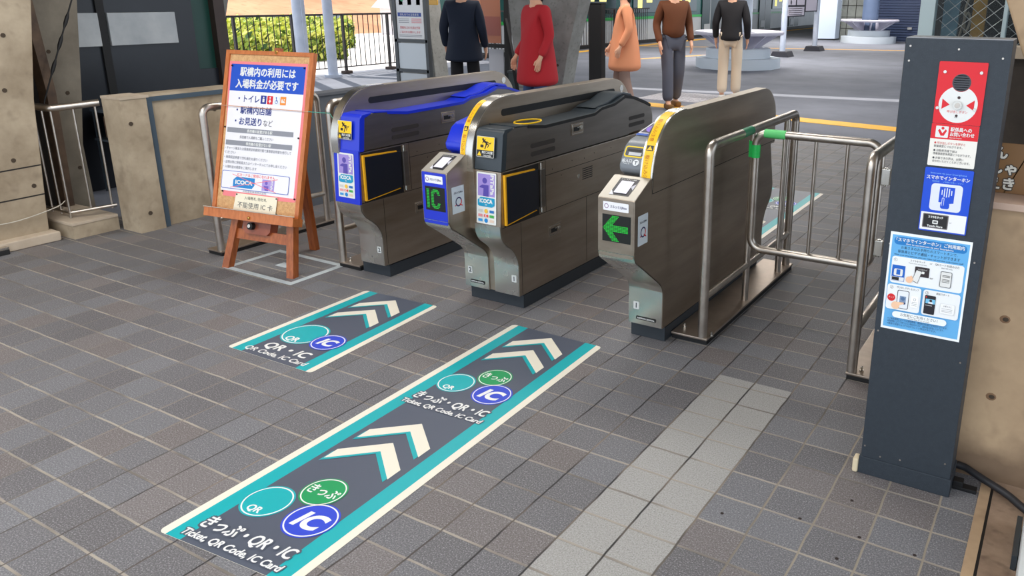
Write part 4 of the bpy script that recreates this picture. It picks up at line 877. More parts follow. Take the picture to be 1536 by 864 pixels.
for (a, b, c, d) in ((BU0, BU0+.026, BW0, BW1), (BU1-.026, BU1, BW0, BW1), (BU0+.026, BU1-.026, BW1-.022, BW1), (BU0+.026, BU1-.026, BW0, BW0+.02)):
    ebox(mb, a, b, c, d, -.02, .008, M_WOODL)
wc(mb, 'board_frame', ea)
mb = MB(); ebox(mb, BU0-.012, BU1+.006, .283, .325, -.022, .050, M_WOODL); ebox(mb, BU0-.012, BU1+.006, .325, .337, .042, .052, M_WOODL); wc(mb, 'ledge', ea)
mb = MB(); ebox(mb, .042, .088, .0, .285, -.040, .0, M_WOOD, -.040); wc(mb, 'leg', ea)
mb = MB(); ebox(mb, .430, .478, .0, .285, -.040, .0, M_WOOD, .034); wc(mb, 'leg', ea)
mb = MB(); ebox(mb, .060, .455, .175, .232, -.030, -.012, M_WOOD); wc(mb, 'cross_bar', ea)
mb = MB(); f = emap(-.03); a = f(.26, 1.20, 0); b = Vector((-3.849, 3.08, .0)); d = EU*.024; e2 = Vector((0, .012, 0))
mb.add([a-d, a+d, a+d+e2*2, a-d+e2*2, b-d, b+d, b+d+e2*2.4, b-d+e2*2.4], [(0, 1, 2, 3), (4, 7, 6, 5), (0, 4, 5, 1), (1, 5, 6, 2), (2, 6, 7, 3), (3, 7, 4, 0)], M_WOOD); wc(mb, 'rear_leg', ea)
for u, w in ((.022, .0), (.486, .0)): mb = MB(); p = emap(-.02)(u, w, 0); mb.cyl((p.x, p.y, 0), .014, .010, M_BLACK, 'z', 12); wc(mb, 'rubber_foot', ea)
mb = MB(); ebox(mb, .235, .275, BW1-.004, BW1+.02, -.02, .004, M_WOOD); p = emap(.006)(.255, BW1-.005, 0); mb.cyl((p.x, p.y-.006, p.z), .010, .012, mat('brass', (200, 160, 90), .3, 1), 'y', 12); wc(mb, 'top_clamp', ea)
# wooden paint drawer under the ledge
mb = MB(); P = [(.130, .290), (.330, .290), (.326, .232), (.305, .212), (.160, .212), (.134, .232)]
f = emap(); n_ = len(P); vs = [f(u, w, -.05) for u, w in P]+[f(u, w, .006) for u, w in P]
mb.add(vs, [tuple(range(n_))[::-1], tuple(range(n_, 2*n_))]+[(i, (i+1) % n_, n_+(i+1) % n_, n_+i) for i in range(n_)], noisy('drawer_wood', (120, 58, 38), (160, 88, 60), 10, .4)); wc(mb, 'tray_block', ea)
mb = MB(); p = emap(.006)(.203, .255, 0); q = emap(.030)(.203, .255, 0); mb.tube([p, q], .020, M_BLACK, 18); mb.tube([q, q+EN*.006], .010, M_TUBE, 14); wc(mb, 'knob', ea)
p = emap(.052)(.215, .300, 0); mb = MB(); mb.ball(p, .009, mat('brass', (200, 160, 90), .3, 1)); wc(mb, 'stud', ea)
# notice
s = Sheet(.0001); PK = (240, 130, 134); s.poly([(-.084, 1.160), (-.040, .405), (.10, .404), (.47, .412), (.488, .43), (.474, 1.162)], PK); s.poly([(-.062, 1.142), (-.060, .435), (.462, .432), (.462, 1.146)], (238, 236, 240))
HB = (0, 74, 190); s.rect(-.062, .996, .462, 1.146, HB)
s.text('駅構内の利用には', .200, 1.085, .053, WHITE, bold=.035, width=.390); s.text('入場料金が必要です', .200, 1.018, .053, WHITE, bold=.035, width=.440)
DB = (14, 44, 128)
s.text('・トイレ', .010, .938, .046, DB, 'l', bold=.02, width=.150)
for k, (c, fg) in enumerate((((24, 40, 140), WHITE), (((214, 20, 40)), WHITE), ((228, 234, 240), (30, 80, 170)), ((240, 140, 40), WHITE))):
    x = .170+k*.046; s.rrect(x, .932, x+.040, .978, .003, c)
    if k == 0: s.circle(x+.02, .968, .005, fg, 10); s.rect(x+.013, .942, x+.027, .961, fg, up=False)
    elif k == 1: s.circle(x+.02, .968, .005, fg, 10); s.poly([(x+.020, .962), (x+.030, .946), (x+.023, .946), (x+.023, .938), (x+.017, .938), (x+.017, .946), (x+.010, .946)], fg, up=False)
    elif k == 2: s.ring(x+.020, .947, .010, .003, fg, 20); s.line(x+.018, .968, x+.020, .950, .004, fg, up=False); s.line(x+.020, .954, x+.030, .954, .003, fg, up=False); s.circle(x+.017, .970, .004, fg, 10, up=False)
    else: s.poly([(x+.006, .944), (x+.034, .944), (x+.032, .952), (x+.020, .956), (x+.012, .966), (x+.008, .958)], fg); s.circle(x+.028, .962, .004, fg, 10, up=False)
s.text('・駅構内店舗', .004, .874, .046, DB, 'l', bold=.02, width=.250); s.text('・お見送り', .000, .812, .046, DB, 'l', bold=.02, width=.190); s.text('など', .205, .812, .040, (90, 90, 96), 'l', width=.065)
GY = (140, 142, 150); s.rect(-.050, .763, .420, .790, GY); s.text('券売機の設置がある駅', .185, .769, .019, WHITE, bold=.02, width=.18); s.text('券売機で入場券をご購入ください', .165, .733, .019, (120, 120, 126), width=.24)
s.rect(-.052, .692, .420, .719, GY); s.text('券売機の設置がない駅', .185, .698, .019, WHITE, bold=.02, width=.18)
for t, y, w_ in (('・チャージ機または乗車駅証明書発行機で乗車駅証明書を発行して', .668, .47), ('　ください', .644, .08), ('・乗車駅証明書で改札機をお通りください', .617, .31), ('・出場の際に駅係員またはインターホンにてお申し出ください', .590, .45), ('・入場料金の精算をご案内します', .563, .24)): s.text(t, -.052, y, .0185, (130, 132, 140), 'l', width=w_)
s.rrect(-.056, .448, .425, .548, .010, (70, 100, 190)); s.h -= 0; s.rrect(-.053, .382+.069, .422, .545, .009, (238, 236, 240))
s.it[-1] = (s.it[-1][0], s.it[-1][1], s.it[-1][2], s.it[-1][3])
s.text('ICカードはご使用になれません', .190, .524, .019, (226, 60, 60), bold=.02, width=.27)
s.poly([(.030, .462), (.030, .500), (.052, .518), (.185, .518), (.185, .478), (.168, .458), (.036, .458)], (16, 130, 200)); s.text('ICOCA', .108, .478, .030, WHITE, bold=.05, width=.125)
s.rect(.238, .456, .325, .518, (170, 150, 214)); s.circle(.268, .499, .010, (110, 86, 184), 16); s.poly([(.250, .484), (.285, .484), (.285, .456), (.262, .456)], (110, 86, 184), up=False); s.text('PiTaPa', .300, .515, .020, WHITE, 'l', bold=.03, rot=-PI/2, width=.055)
s.line(.020, .530, .340, .452, .003, (240, 110, 120)); s.line(.010, .455, .345, .525, .003, (240, 110, 120))
s.text('京阪電気鉄道株式会社', .19, .4365, .012, (150, 150, 156), width=.17)
world_child(s.build('notice_sheet', emap(.001), ea, label='white notice with a blue heading and pink backing'), ea)
s = Sheet(.0006); s.poly([(.062, .427), (.357, .427), (.353, .328), (.050, .328)], (240, 232, 206)); s.text('入場無札 他社札', .205, .398, .020, (50, 50, 52), width=.16); s.text('不能使用 IC 卡', .205, .352, .036, (90, 90, 92), width=.25); s.line(.052, .334, .352, .334, .004, (214, 190, 150))
world_child(s.build('note_card', emap(.006), ea, label='cream note card with handwritten lettering'), ea)
for u, w in ((-.055, 1.135), (.455, 1.138), (-.066, .79), (.46, .76), (.068, .42), (.35, .42), (.36, .335), (-.04, .43), (.472, .43)): p = emap(.006)(u, w, 0); mb = MB(); mb.ball(p, .0055, M_BLACK, sub=1); wc(mb, 'push_pin', ea)
tw = mat('twine', (196, 190, 176), .8)
mb = MB(); mb.tube([emap(.012)(BU0-.004, .909, 0), emap(.010)(.515, .906, 0)], .002, mat('twine_orange', (214, 160, 130), .8), 6); mb.tube([emap(.012)(.515, .906, 0), Vector((-3.43, 2.945, .87)), Vector((-3.272, 2.83, .865))], .0022, mat('green_string', (60, 150, 130), .7), 6)
mb.build('string', label='thin orange and green string stretched across the easel to the blue gate', cat='string')
mb = MB(); mb.tube([emap(.056)(BU0-.012, .335, 0), emap(.056)(.530, .337, 0)], .002, tw, 6); mb.build('string', label='pale string stretched over the ledge of the easel', cat='string')
# tape square on the floor
mb = MB(); TW = noisy('floor_tape_white', (172, 182, 188), (196, 204, 206), 12, .6); q = [(-4.01, 2.605), (-3.455, 2.615), (-3.47, 2.985), (-4.015, 2.965)]; w = .032
for (a, b, c, d) in ((-4.02, -3.455, 2.600, 2.600+w), (-4.02, -3.455, 2.950, 2.950+w), (-4.02, -4.02+w*1.1, 2.600+w, 2.950), (-3.49, -3.455, 2.600+w, 2.950)): mb.box(a, b, c, d, 0, .0015, TW)
mb.box(-3.80, -3.715, 2.775, 2.835, 0, .0015, TW); mb.build('floor_marking', label='square outline of whitish tape on the floor under the easel', cat='floor marking')

# ================================================================== FAR SIDE
# concrete V struts
mb = MB(); mb.prism([(-7.52, 0), (-6.96, 0), (-7.03, .50), (-7.11, 1.42), (-7.3, 3.4), (-8.1, 3.4), (-7.75, 1.42), (-7.62, .5)], 7.75, 8.0, M_CONCG, 'y', bev=.01); pits(mb, [], M_PIT)
for x, z in ((-7.2, 1.2), (-7.15, .75), (-7.3, .72), (-7.32, .95)): mb.cyl((x, 7.746, z), .02, .008, M_PIT, 'y', 12)
mb.build('concrete_pillar', label='speckled grey concrete pillar right of the poster stand', cat='pillar')
mb = MB(); mb.prism([(-5.68, 0), (-5.30, 0), (-5.13, .45), (-5.03, .92), (-4.88, 1.44), (-4.2, 3.4), (-6.0, 3.4), (-5.86, 1.44), (-5.83, 1.1)], 7.75, 8.0, M_CONCG, 'y', bev=.01)
for x, z in ((-5.35, 1.35), (-5.42, 1.3), (-5.25, .52), (-5.12, .72)): mb.cyl((x-.06, 7.746, z), .015, .008, M_PIT, 'y', 12)
mb.box(-5.75, -5.16, 7.748, 7.75, .440, .447, M_SEAM); mb.build('concrete_pillar', label='broad leaning grey concrete pillar behind the person in red', cat='pillar')
# poster stand
ps = empty('poster_stand', 'dark framed poster stand against the speckled pillar', 'notice board', (-7.1, 7.5, 0))
mb = MB(); M_FD = mat('frame_dark_grey', (72, 78, 82), .5)
for x0, x1 in ((-7.41, -7.36), (-6.90, -6.86)): mb.box(x0, x1, 7.46, 7.52, 0, 1.9, M_FD)
for z in (.565, .925, 1.86): mb.box(-7.40, -6.87, 7.46, 7.52, z, z+.035, M_FD)
wc(mb, 'frame', ps)
s = Sheet(.001); s.rect(0, 0, .43, .9, (240, 240, 240))
for x in (.05, .19, .33):
    s.rect(x, .52, x+.05, .60, (214, 40, 44), up=False); s.rect(x, .40, x+.06, .47, (40, 70, 60) if x < .1 else (214, 50, 50), up=False)
s.h += .001
s.rrect(.08, .44, .12, .48, .01, (60, 160, 110)); s.rect(.02, .265, .40, .31, (30, 70, 160)); s.text('改札内での注意事項', .21, .275, .030, WHITE, width=.3)
for y in (.235, .215, .195): s.line(.03, y, .20, y, .006, (130, 130, 140), up=False); s.rect(.24, y-.006, .40, y+.008, (236, 180, 184), up=False)
s.text('駅構内における禁止行為', .21, .12, .036, (214, 50, 60), width=.32); s.text('ご協力をお願いします', .21, .07, .030, (214, 50, 60), width=.34)
for y in (.045, .03): s.line(.03, y, .40, y, .005, (120, 120, 130), up=False)
world_child(s.build('poster', front_face(7.475, -7.35, .965), ps, thick=.002), ps)
s = Sheet(.001); s.rect(0, 0, .44, .31, (214, 222, 228)); world_child(s.build('blank_panel', front_face(7.475, -7.355, .605), ps, thick=.002), ps)
s = Sheet(.001); s.rect(0, 0, .44, .40, (200, 206, 210)); world_child(s.build('blank_panel', front_face(7.475, -7.355, .15), ps, thick=.002), ps)
s = Sheet(.001); s.rrect(0, 0, .22, .3, .01, (228, 176, 70)); s.rrect(.01, .01, .21, .29, .01, (240, 196, 110)); s.build('wall_sign', front_face(7.749, -7.14, 1.365), thick=.01, label='orange sign fixed on the speckled grey pillar', cat='sign')
# display board, bin, black box
db = empty('display_board', 'brick orange display board in a black frame behind the person in navy', 'notice board', (-6.8, 8.9, 0))
s = Sheet(.002); s.rect(0, 0, .62, 1.1, (176, 112, 84)); s.rect(.3, .1, .62, .35, (150, 84, 74)); s.rect(.1, .5, .3, 1.0, (206, 140, 104), up=False); world_child(s.build('poster', front_face(8.86, -7.13-.32, .86), db, thick=.01), db)
mb = MB(); mb.prism([(-6.78, 0), (-6.70, 0), (-6.66, 2.1), (-6.73, 2.1)], 8.83, 8.90, M_BLACK, 'y'); mb.box(-7.45, -6.74, 8.84, 8.89, .80, .85, M_BLACK); wc(mb, 'frame', db)
s = Sheet(.001); s.rect(0, 0, .25, .5, (196, 198, 206)); world_child(s.build('lower_panel', front_face(8.87, -7.05, .28), db, thick=.01), db)
mb = MB(); mb.prism([(-6.55, 1.15), (-6.52, 1.2), (-6.26, .0), (-6.32, .0)], 8.55, 8.60, M_BLACK, 'y'); mb.build('folding_frame', label='slanting black frame bar between the display board and the broad pillar', cat='frame')
mb = MB(); mb.bbox(-6.55, -6.32, 8.62, 8.8, 0, .5, mat('bin_grey', (66, 78, 80), .6), .01); mb.box(-6.56, -6.31, 8.61, 8.81, .5, .53, M_FD); mb.build('waste_bin', label='dark grey bin at the foot of the broad leaning pillar', cat='bin')
mb = MB(); mb.bbox(-5.84, -5.64, 9.5, 9.62, 0, 1.39, mat('matt_black', (14, 14, 16), .6), .01); mb.box(-5.85, -5.63, 9.49, 9.63, 1.39, 1.41, M_FD); mb.build('black_cabinet', label='tall black cabinet beside the person in orange', cat='cabinet')
# bike fence along the platform edge
fe = empty('picket_fence', 'black metal picket fence along the left edge of the platform', 'fence', (-12.44, 9, 0))
M_FEN = mat('fence_black', (38, 34, 36), .5)
mb = MB(); mb.box(-12.46, -12.42, 6.5, 24.0, 1.10, 1.135, M_FEN); wc(mb, 'top_rail', fe)
mb = MB(); mb.box(-12.455, -12.425, 6.5, 24.0, .12, .14, M_FEN); wc(mb, 'bottom_rail', fe)
y = 6.5; k = 0
while y < 24.0:
    mb = MB()
    if k % 9 == 0: mb.box(-12.465, -12.415, y-.02, y+.02, -.0, 1.12, M_FEN); mb.bbox(-12.50, -12.36, y-.09, y+.09, 0, .06, mat('fence_foot', (70, 58, 54), .8), .01); wc(mb, 'post', fe)
    elif y < 17.5: mb.cyl((-12.44, y, .13), .009, .98, M_FEN, 'z', 6); wc(mb, 'bar', fe)
    y += .1303; k += 1
mb = MB()
y = 17.5
while y < 24: mb.cyl((-12.44, y, .13), .009, .98, M_FEN, 'z', 6); y += .1303
o = wc(mb, 'bar_cluster', fe); o['kind'] = 'stuff'
# lamp posts
M_POLE = noisy('pole_pale', (176, 186, 204), (206, 212, 226), 3, .45)
for (px_, X_, lb) in ((574/1.0-118.5, -12.2, 'pale steel post nearer the easel, at the black fence'), (496.5, -12.15, 'pale blue-grey steel post by the fence, right of the other post')):
    pt = PXp(px_ if X_ == -12.15 else 452.5, 104 if X_ == -12.15 else 92, X_)
    mb = MB(); mb.cyl((X_+.05, pt.y, 0), .09 if X_ == -12.15 else .11, 4.2, M_POLE, 'z', 20); mb.cyl((X_+.05, pt.y, 0), .16, .05, M_POLE, 'z', 20)
    if X_ != -12.15: mb.box(X_+.14, X_+.17, pt.y-.03, pt.y+.03, 0, 4.2, M_POLE)
    mb.build('lamp_post', label=lb, cat='post')
# hedges and outdoors
LEAFS = [mat('leaf_yellow', (222, 222, 110), .6), mat('leaf_green', (140, 164, 66), .6), mat('leaf_dark', (52, 82, 34), .7)]
def hedge(x0, x1, y0, y1, z0, z1, label, n):
    mb = MB(); mb.bbox(x0+.15, x1-.15, y0+.15, y1-.15, z0-.45, z1-.12, LEAFS[2], .1)
    for _ in range(n):
        f_ = random.random()
        if f_ < .45: p = Vector((x1+random.gauss(-.02, .06), random.uniform(y0, y1), random.uniform(z0, z1)))
        elif f_ < .85: p = Vector((random.uniform(x0, x1), random.uniform(y0, y1), z1+random.gauss(-.02, .06)))
        else: p = Vector((random.uniform(x0, x1), random.choice((y0, y1)), random.uniform(z0, z1)))
        a = Vector((random.gauss(0, 1), random.gauss(0, 1), random.gauss(0, 1))).normalized(); b = a.orthogonal().normalized(); c = a.cross(b); s_ = random.uniform(.05, .11)
        rel = (p.z-z0)/(z1-z0); mt = LEAFS[0] if random.random() < .18+.5*rel else (LEAFS[1] if random.random() < .75 else LEAFS[2])
        mb.add([p-b*s_, p+c*s_*.5, p+b*s_, p-c*s_*.5], [(0, 1, 2, 3)], mt)
    return mb.build('hedge', label=label, cat='hedge')
hedge(-17.0, -15.6, 8.4, 14.1, -.1, .62, 'lower clipped yellow-green hedge just beyond the black fence', 9000)
hedge(-21.0, -18.8, 10.0, 17.3, -.1, .77, 'taller yellow-green hedge row behind the lower one', 9000)
mb = MB(); M_HILL = noisy('dry_field', (168, 108, 72), (196, 142, 104), .4, .95, speck=((150, 96, 66), 3, .6)); mb.add([(-25, 0, -.1), (-25, 75, -.1), (-60, 75, 7.5), (-60, 0, 7.5), (-25, 0, -.5), (-25, 75, -.5), (-60, 75, -.5), (-60, 0, -.5)], [(0, 1, 2, 3), (4, 7, 6, 5), (0, 4, 5, 1), (1, 5, 6, 2), (2, 6, 7, 3), (3, 7, 4, 0)], M_HILL)
mb.build('hillside', label='dry orange-brown slope in the distance behind the hedges', cat='hill')
hs = empty('low_building', 'low white building with a pale roof in the distance beyond the fence', 'building', (-24, 26, 0))
mb = MB(); mb.box(-24.8, -23.4, 24.3, 30, -.1, 1.0, mat('white_wall', (232, 226, 226), .8)); wc(mb, 'wall', hs)
mb = MB(); mb.prism([(-24.98, 1.0), (-23.2, .95), (-23.2, 1.05), (-24.2, 1.6)], 24.0, 30.3, mat('roof_pale', (222, 214, 216), .7), 'y'); wc(mb, 'roof', hs)
for y in (25, 26.2, 27.4): mb = MB(); mb.box(-23.4, -23.37, y, y+.8, .45, .8, mat('far_window', (120, 128, 140), .3)); wc(mb, 'window', hs)
mb = MB(); mb.box(-24.6, -24.5, 10, 22, -.1, .80, mat('far_rail', (120, 130, 140), .7)); mb.build('far_barrier', label='long low grey barrier below the brown slope', cat='barrier')
# platform furniture
def bench(cx, cy, label, colr):
    b = empty('round_bench', label, 'bench', (cx, cy, 0)); MW = mat('bench_base_white', (206, 214, 222), .6); MS_ = mat('bench_seat_pale', (204, 200, 214), .35)
    mb = MB(); mb.cyl((cx, cy, 0), .92, .22, MW, 'z', 10); mb.cyl((cx, cy, .22), .70, .20, MW, 'z', 10); wc(mb, 'stepped_base', b)
    mb = MB(); mb.cyl((cx, cy, .42), .27, 3.6, colr, 'z', 24); wc(mb, 'column', b)
    mb = MB(); n = 36; pts = [(cx+.93*math.cos(2*PI*k/n), cy+.93*math.sin(2*PI*k/n), .74) for k in range(n+1)]; mb.tube(pts, .04, MS_, 8, False)
    vs = []; fs = []
    for k in range(n): t = 2*PI*k/n; vs += [(cx+.93*math.cos(t), cy+.93*math.sin(t), .77), (cx+.36*math.cos(t), cy+.36*math.sin(t), .75), (cx+.36*math.cos(t), cy+.36*math.sin(t), .72), (cx+.93*math.cos(t), cy+.93*math.sin(t), .71)]
    for k in range(n):
        a = 4*k; c = 4*((k+1) % n)
        for j in range(4): fs.append((a+j, a+(j+1) % 4, c+(j+1) % 4, c+j))
    mb.add(vs, fs, MS_, True); wc(mb, 'seat_ring', b)
    for k in range(8):
        t = 2*PI*k/8+.3; ca, sa = math.cos(t), math.sin(t); mx = Matrix(((ca, -sa, 0, cx), (sa, ca, 0, cy), (0, 0, 1, 0), (0, 0, 0, 1)))
        mb = MB(); mb.prism([(.28, .42), (.45, .42), (.86, .70), (.28, .70)], -.02, .02, MS_, 'y', mx=mx); wc(mb, 'bracket', b)
bench(-6.55, 16.9, 'round steel bench on a stepped white base, partly behind the person in pale trousers', mat('column_white', (190, 200, 210), .5))
bench(-6.5, 29.0, 'round steel bench around a blue-grey column before the block wall', mat('column_blue', (84, 100, 128), .5))
sb = empty('timetable_stand', 'timetable board on two pale posts with dark feet', 'sign', (-6.8, 22.1, 0))
for y in (20.7, 23.6): mb = MB(); mb.cyl((-6.8, y, 0), .075, 2.2, M_POLE, 'z', 16); wc(mb, 'post', sb); mb = MB(); mb.prism([(-7.05, 0), (-6.55, 0), (-6.62, .14), (-6.98, .14)], y-.25, y+.25, mat('foot_dark', (50, 50, 58), .7), 'y', bev=.01); wc(mb, 'foot', sb)
mb = MB(); mb.box(-6.84, -6.78, 20.75, 22.35, .99, 2.1, mat('board_back', (40, 40, 50), .6)); mb.box(-6.84, -6.78, 22.35, 23.55, 1.10, 2.1, MATS['board_back']); wc(mb, 'panel', sb)
s = Sheet(.003)
for (y0, y1, z0_, z1_) in ((20.85, 22.28, 1.02, 1.24), (20.85, 21.5, 1.29, 1.6), (21.6, 22.28, 1.29, 1.6), (22.42, 23.45, 1.13, 1.6)):
    s.rect(y0, z0_, y1, z1_, (214, 206, 218), up=False)
s.h += .003
for k in range(12): s.line(20.95, 1.05+.05*(k % 4), 22.1, 1.05+.05*(k % 4), .014, (176, 120, 150) if k % 2 else (130, 130, 150), up=False)
s.circle(21.1, 1.36, .06, (60, 60, 70), 14, up=False)
world_child(s.build('timetable', right_face(-6.778), sb), sb)
mb = MB(); M_BX = mat('kiosk_white', (206, 220, 240), .5); mb.prism([(-8.52, 29.8), (-7.92, 30.0), (-7.9, 30.5), (-8.5, 30.3)], .05, 1.8, M_BX, 'z'); mb.prism([(-8.48, 29.84), (-7.96, 30.02), (-7.96, 30.4), (-8.48, 30.2)], 0, .05, M_BLACK, 'z'); mb.build('white_box_cabinet', label='tall pale blue-white cabinet before the block wall', cat='cabinet')
mb = MB(); M_BLK2 = noisy('block_wall_stone', (120, 124, 120), (152, 156, 150), 2, .9); mb.box(-7.9, -6.95, 30.6, 31, 0, 3, M_BLK2)
for z in (.4, .8, 1.2, 1.6): mb.box(-7.9, -6.95, 30.592, 30.6, z, z+.02, M_SEAM)
for k, x in enumerate((-7.7, -7.4, -7.1)): mb.box(x, x+.02, 30.592, 30.6, 0, 3, M_SEAM)
mb.build('wall_back', kind='structure')
M_SHUT = noisy('shutter_blue', (50, 62, 92), (60, 74, 106), 1, .5); mb = MB(); mb.box(-6.95, 4, 30.5, 30.8, 0, 3, M_SHUT)
for k in range(24): mb.box(-6.9, 4, 30.47, 30.5, .06+k*.09, .10+k*.09, M_SHUT)
mb.build('door_1', kind='structure')
mb = MB(); mb.box(-5.0, -4.5, 30.42, 30.47, .30, .36, WHITE and M_STEELL); mb.box(-5.5, -5.35, 30.40, 30.47, .42, .50, M_STEELL); mb.build('shutter_handle', label='small bright handle low on the dark blue shutter', cat='handle')
# train
tr = empty('train', 'dark green and grey train standing at the platform', 'train', (-13.6, 32, 0))
M_TG = mat('train_green', (16, 70, 66), .25); M_TGR = noisy('train_grey', (150, 156, 162), (168, 172, 176), 1, .4); M_TL = mat('train_line', (20, 150, 60), .35); M_TD = mat('train_glass', (12, 40, 44), .1); M_TI = mat('train_inside_light', (230, 220, 130), .5, 0, .8)
mb = MB(); mb.box(-15.2, -12.62, 16, 60, .12, .78, M_TGR); mb.box(-15.2, -12.60, 16, 60, .78, .86, M_TL); mb.box(-15.2, -12.62, 16, 60, .86, 3.2, M_TG); mb.box(-15.1, -12.65, 16, 60, -.1, .12, M_BLACK); wc(mb, 'body', tr)
for y0 in (20.2, 23.2, 26.2, 32.5, 36.5): mb = MB(); mb.bbox(-12.63, -12.59, y0, y0+1.9, .98, 2.0, M_TD, .01); o = wc(mb, 'window', tr); mb = MB(); mb.box(-12.592, -12.588, y0+.3, y0+.6, 1.1, 2.0, M_TI); mb.box(-12.592, -12.588, y0+.9, y0+1.3, 1.3, 2.0, M_TI); wc(mb, 'interior_glow', tr)
for y0 in (28.6, 33.2+1.6, 39): mb = MB(); mb.box(-12.62, -12.58, y0, y0+1.5, .14, 2.2, mat('train_door_dark', (24, 44, 46), .3)); mb.box(-12.585, -12.57, y0+.2, y0+.7, .22, .5, M_TGR); mb.box(-12.59, -12.575, y0+.72, y0+.78, .14, 2.2, M_TGR); wc(mb, 'door', tr)

# ================================================================== PEOPLE
M_SKIN = mat('skin', (222, 170, 140), .6)
def skin_mesh(name, nodes, edges, rads, mt, root, sub=1, label=None, root_i=0):
    me = bpy.data.meshes.new(name); me.from_pydata([Vector(n) for n in nodes], edges, []); o = bpy.data.objects.new(name, me); COL.objects.link(o)
    o.modifiers.new('s', 'SKIN'); sv = me.skin_vertices[0].data
    for i, r in enumerate(rads): sv[i].radius = (r, r) if not isinstance(r, tuple) else r
    sv[root_i].use_root = True
    ss = o.modifiers.new('d', 'SUBSURF'); ss.levels = sub; ss.render_levels = sub
    dg = bpy.context.evaluated_depsgraph_get(); dg.update(); nm = bpy.data.meshes.new_from_object(o.evaluated_get(dg)); bpy.data.objects.remove(o); 
    nm.materials.clear(); nm.materials.append(mt)
    for p in nm.polygons: p.use_smooth = True; p.material_index = 0
    q = bpy.data.objects.new(name, nm); COL.objects.link(q); q.parent = root
    if label: q['label'] = label
    return q
def person(label, x, y, rz, hgt, top, bottom, hair, shoe, stride=.12, coat=0, bag=None, arm=0.1, zf=0):
    r = empty('person', label, 'person', (x, y, zf), rz); k = hgt/1.70
    P = lambda a, b, c: (a*k, b*k, c*k)
    s = stride
    J = dict(pel=P(0, 0, .93), sp=P(0, .0, 1.12), ch=P(0, -.01, 1.32), nk=P(0, 0, 1.45), hb=P(0, .005, 1.52), hd=P(0, .01, 1.62),
             lh=P(.095, 0, .90), lk=P(.10, s*.55+.03, .49), la=P(.10, s, .09), lt=P(.11, s+.15, .035),
             rh=P(-.095, 0, .90), rk=P(-.10, -s*.2+.03, .49), ra=P(-.10, -s, .09), rt=P(-.11, -s+.15, .035),
             ls=P(.17, 0, 1.40), le=P(.235, -.03-arm*.2, 1.13), lw=P(.235, .06+arm, .90), lp=P(.235, .09+arm, .84),
             rs=P(-.17, 0, 1.40), re=P(-.235, -.03, 1.13), rw=P(-.235, .09, .91), rp=P(-.235, .12, .85))
    names = list(J); nodes = [J[n] for n in names]; I = {n: i for i, n in enumerate(names)}
    E = [('pel', 'sp'), ('sp', 'ch'), ('ch', 'nk'), ('nk', 'hb'), ('hb', 'hd'), ('pel', 'lh'), ('lh', 'lk'), ('lk', 'la'), ('la', 'lt'), ('pel', 'rh'), ('rh', 'rk'), ('rk', 'ra'), ('ra', 'rt'), ('ch', 'ls'), ('ls', 'le'), ('le', 'lw'), ('lw', 'lp'), ('ch', 'rs'), ('rs', 're'), ('re', 'rw'), ('rw', 'rp')]
    R = dict(pel=.12, sp=.11, ch=.125, nk=.055, hb=.07, hd=.09, lh=.09, lk=.056, la=.038, lt=.03, rh=.09, rk=.056, ra=.038, rt=.03, ls=.055, le=.038, lw=.026, lp=.030, rs=.055, re=.038, rw=.026, rp=.030)
    ed = [(I[a], I[b]) for a, b in E]; rd = [R[n]*k for n in names]
    # fingers
    for side, hp in ((1, 'lp'), (-1, 'rp')):
        b = Vector(J[hp])
        for f_ in range(4):
            i0 = len(nodes); off = Vector((0, (f_-1.5)*.019*k, 0)); ln = (.062, .072, .068, .052)[f_]*k
            nodes.append(tuple(b+off+Vector((0, .004, -.028*k)))); nodes.append(tuple(b+off+Vector((-side*.006*k, .008, -.030*k-ln*.55)))); nodes.append(tuple(b+off+Vector((-side*.018*k, .010, -.030*k-ln))))
            rd += [.0095*k, .0085*k, .007*k]; ed += [(I[hp], i0), (i0, i0+1), (i0+1, i0+2)]
        i0 = len(nodes); nodes.append(tuple(b+Vector((-side*.012, .034*k, .008*k)))); nodes.append(tuple(b+Vector((-side*.016, .046*k, -.030*k)))); rd += [.011*k, .008*k]; ed += [(I[hp], i0), (i0, i0+1)]
    skin_mesh('body', nodes, ed, rd, M_SKIN, r, 1)
    # head details: one mesh with nose and ears
    mb = MB(); hx, hy, hz = J['hd']; mb.ball((hx, hy, hz), .1*k, M_SKIN, (.78, .95, 1.18), 3); mb.ball((hx, hy+.098*k, hz-.012*k), .016*k, M_SKIN, (.7, 1, 1.3), 2)
    for sx in (-1, 1): mb.ball((hx+sx*.08*k, hy, hz-.01*k), .02*k, M_SKIN, (.35, .8, 1.3), 2); mb.ball((hx+sx*.03*k, hy+.088*k, hz+.012*k), .010*k, paint((30, 24, 22)), (1.2, .5, .6), 2)
    mb.ball((hx, hy+.086*k, hz-.055*k), .02*k, paint((176, 96, 90)), (1.1, .4, .3), 2); mb.build('head', r)
    mb = MB(); mb.ball((hx, hy-.018*k, hz+.020*k), .108*k, hair, (.86, .96, 1.12), 3); mb.ball((hx, hy-.05*k, hz-.07*k), .07*k, hair, (1, .7, 1.3), 2); mb.build('hair', r)
    sub = lambda ns: [I[n] for n in ns]
    def cloth(name, ns, es, grow, mt, custom=None, lab=None):
        nn = [J[n] for n in ns]; idx = {n: i for i, n in enumerate(ns)}; rr = [(R[n]+grow.get(n, grow['*']))*k for n in ns]
        ee = [(idx[a], idx[b]) for a, b in es]
        if custom:
            for (p, r_, frm) in custom: nn.append(P(*p)); rr.append(r_*k); ee.append((idx[frm] if isinstance(frm, str) else frm, len(nn)-1))
        return skin_mesh(name, nn, ee, rr, mt, r, 2, lab)
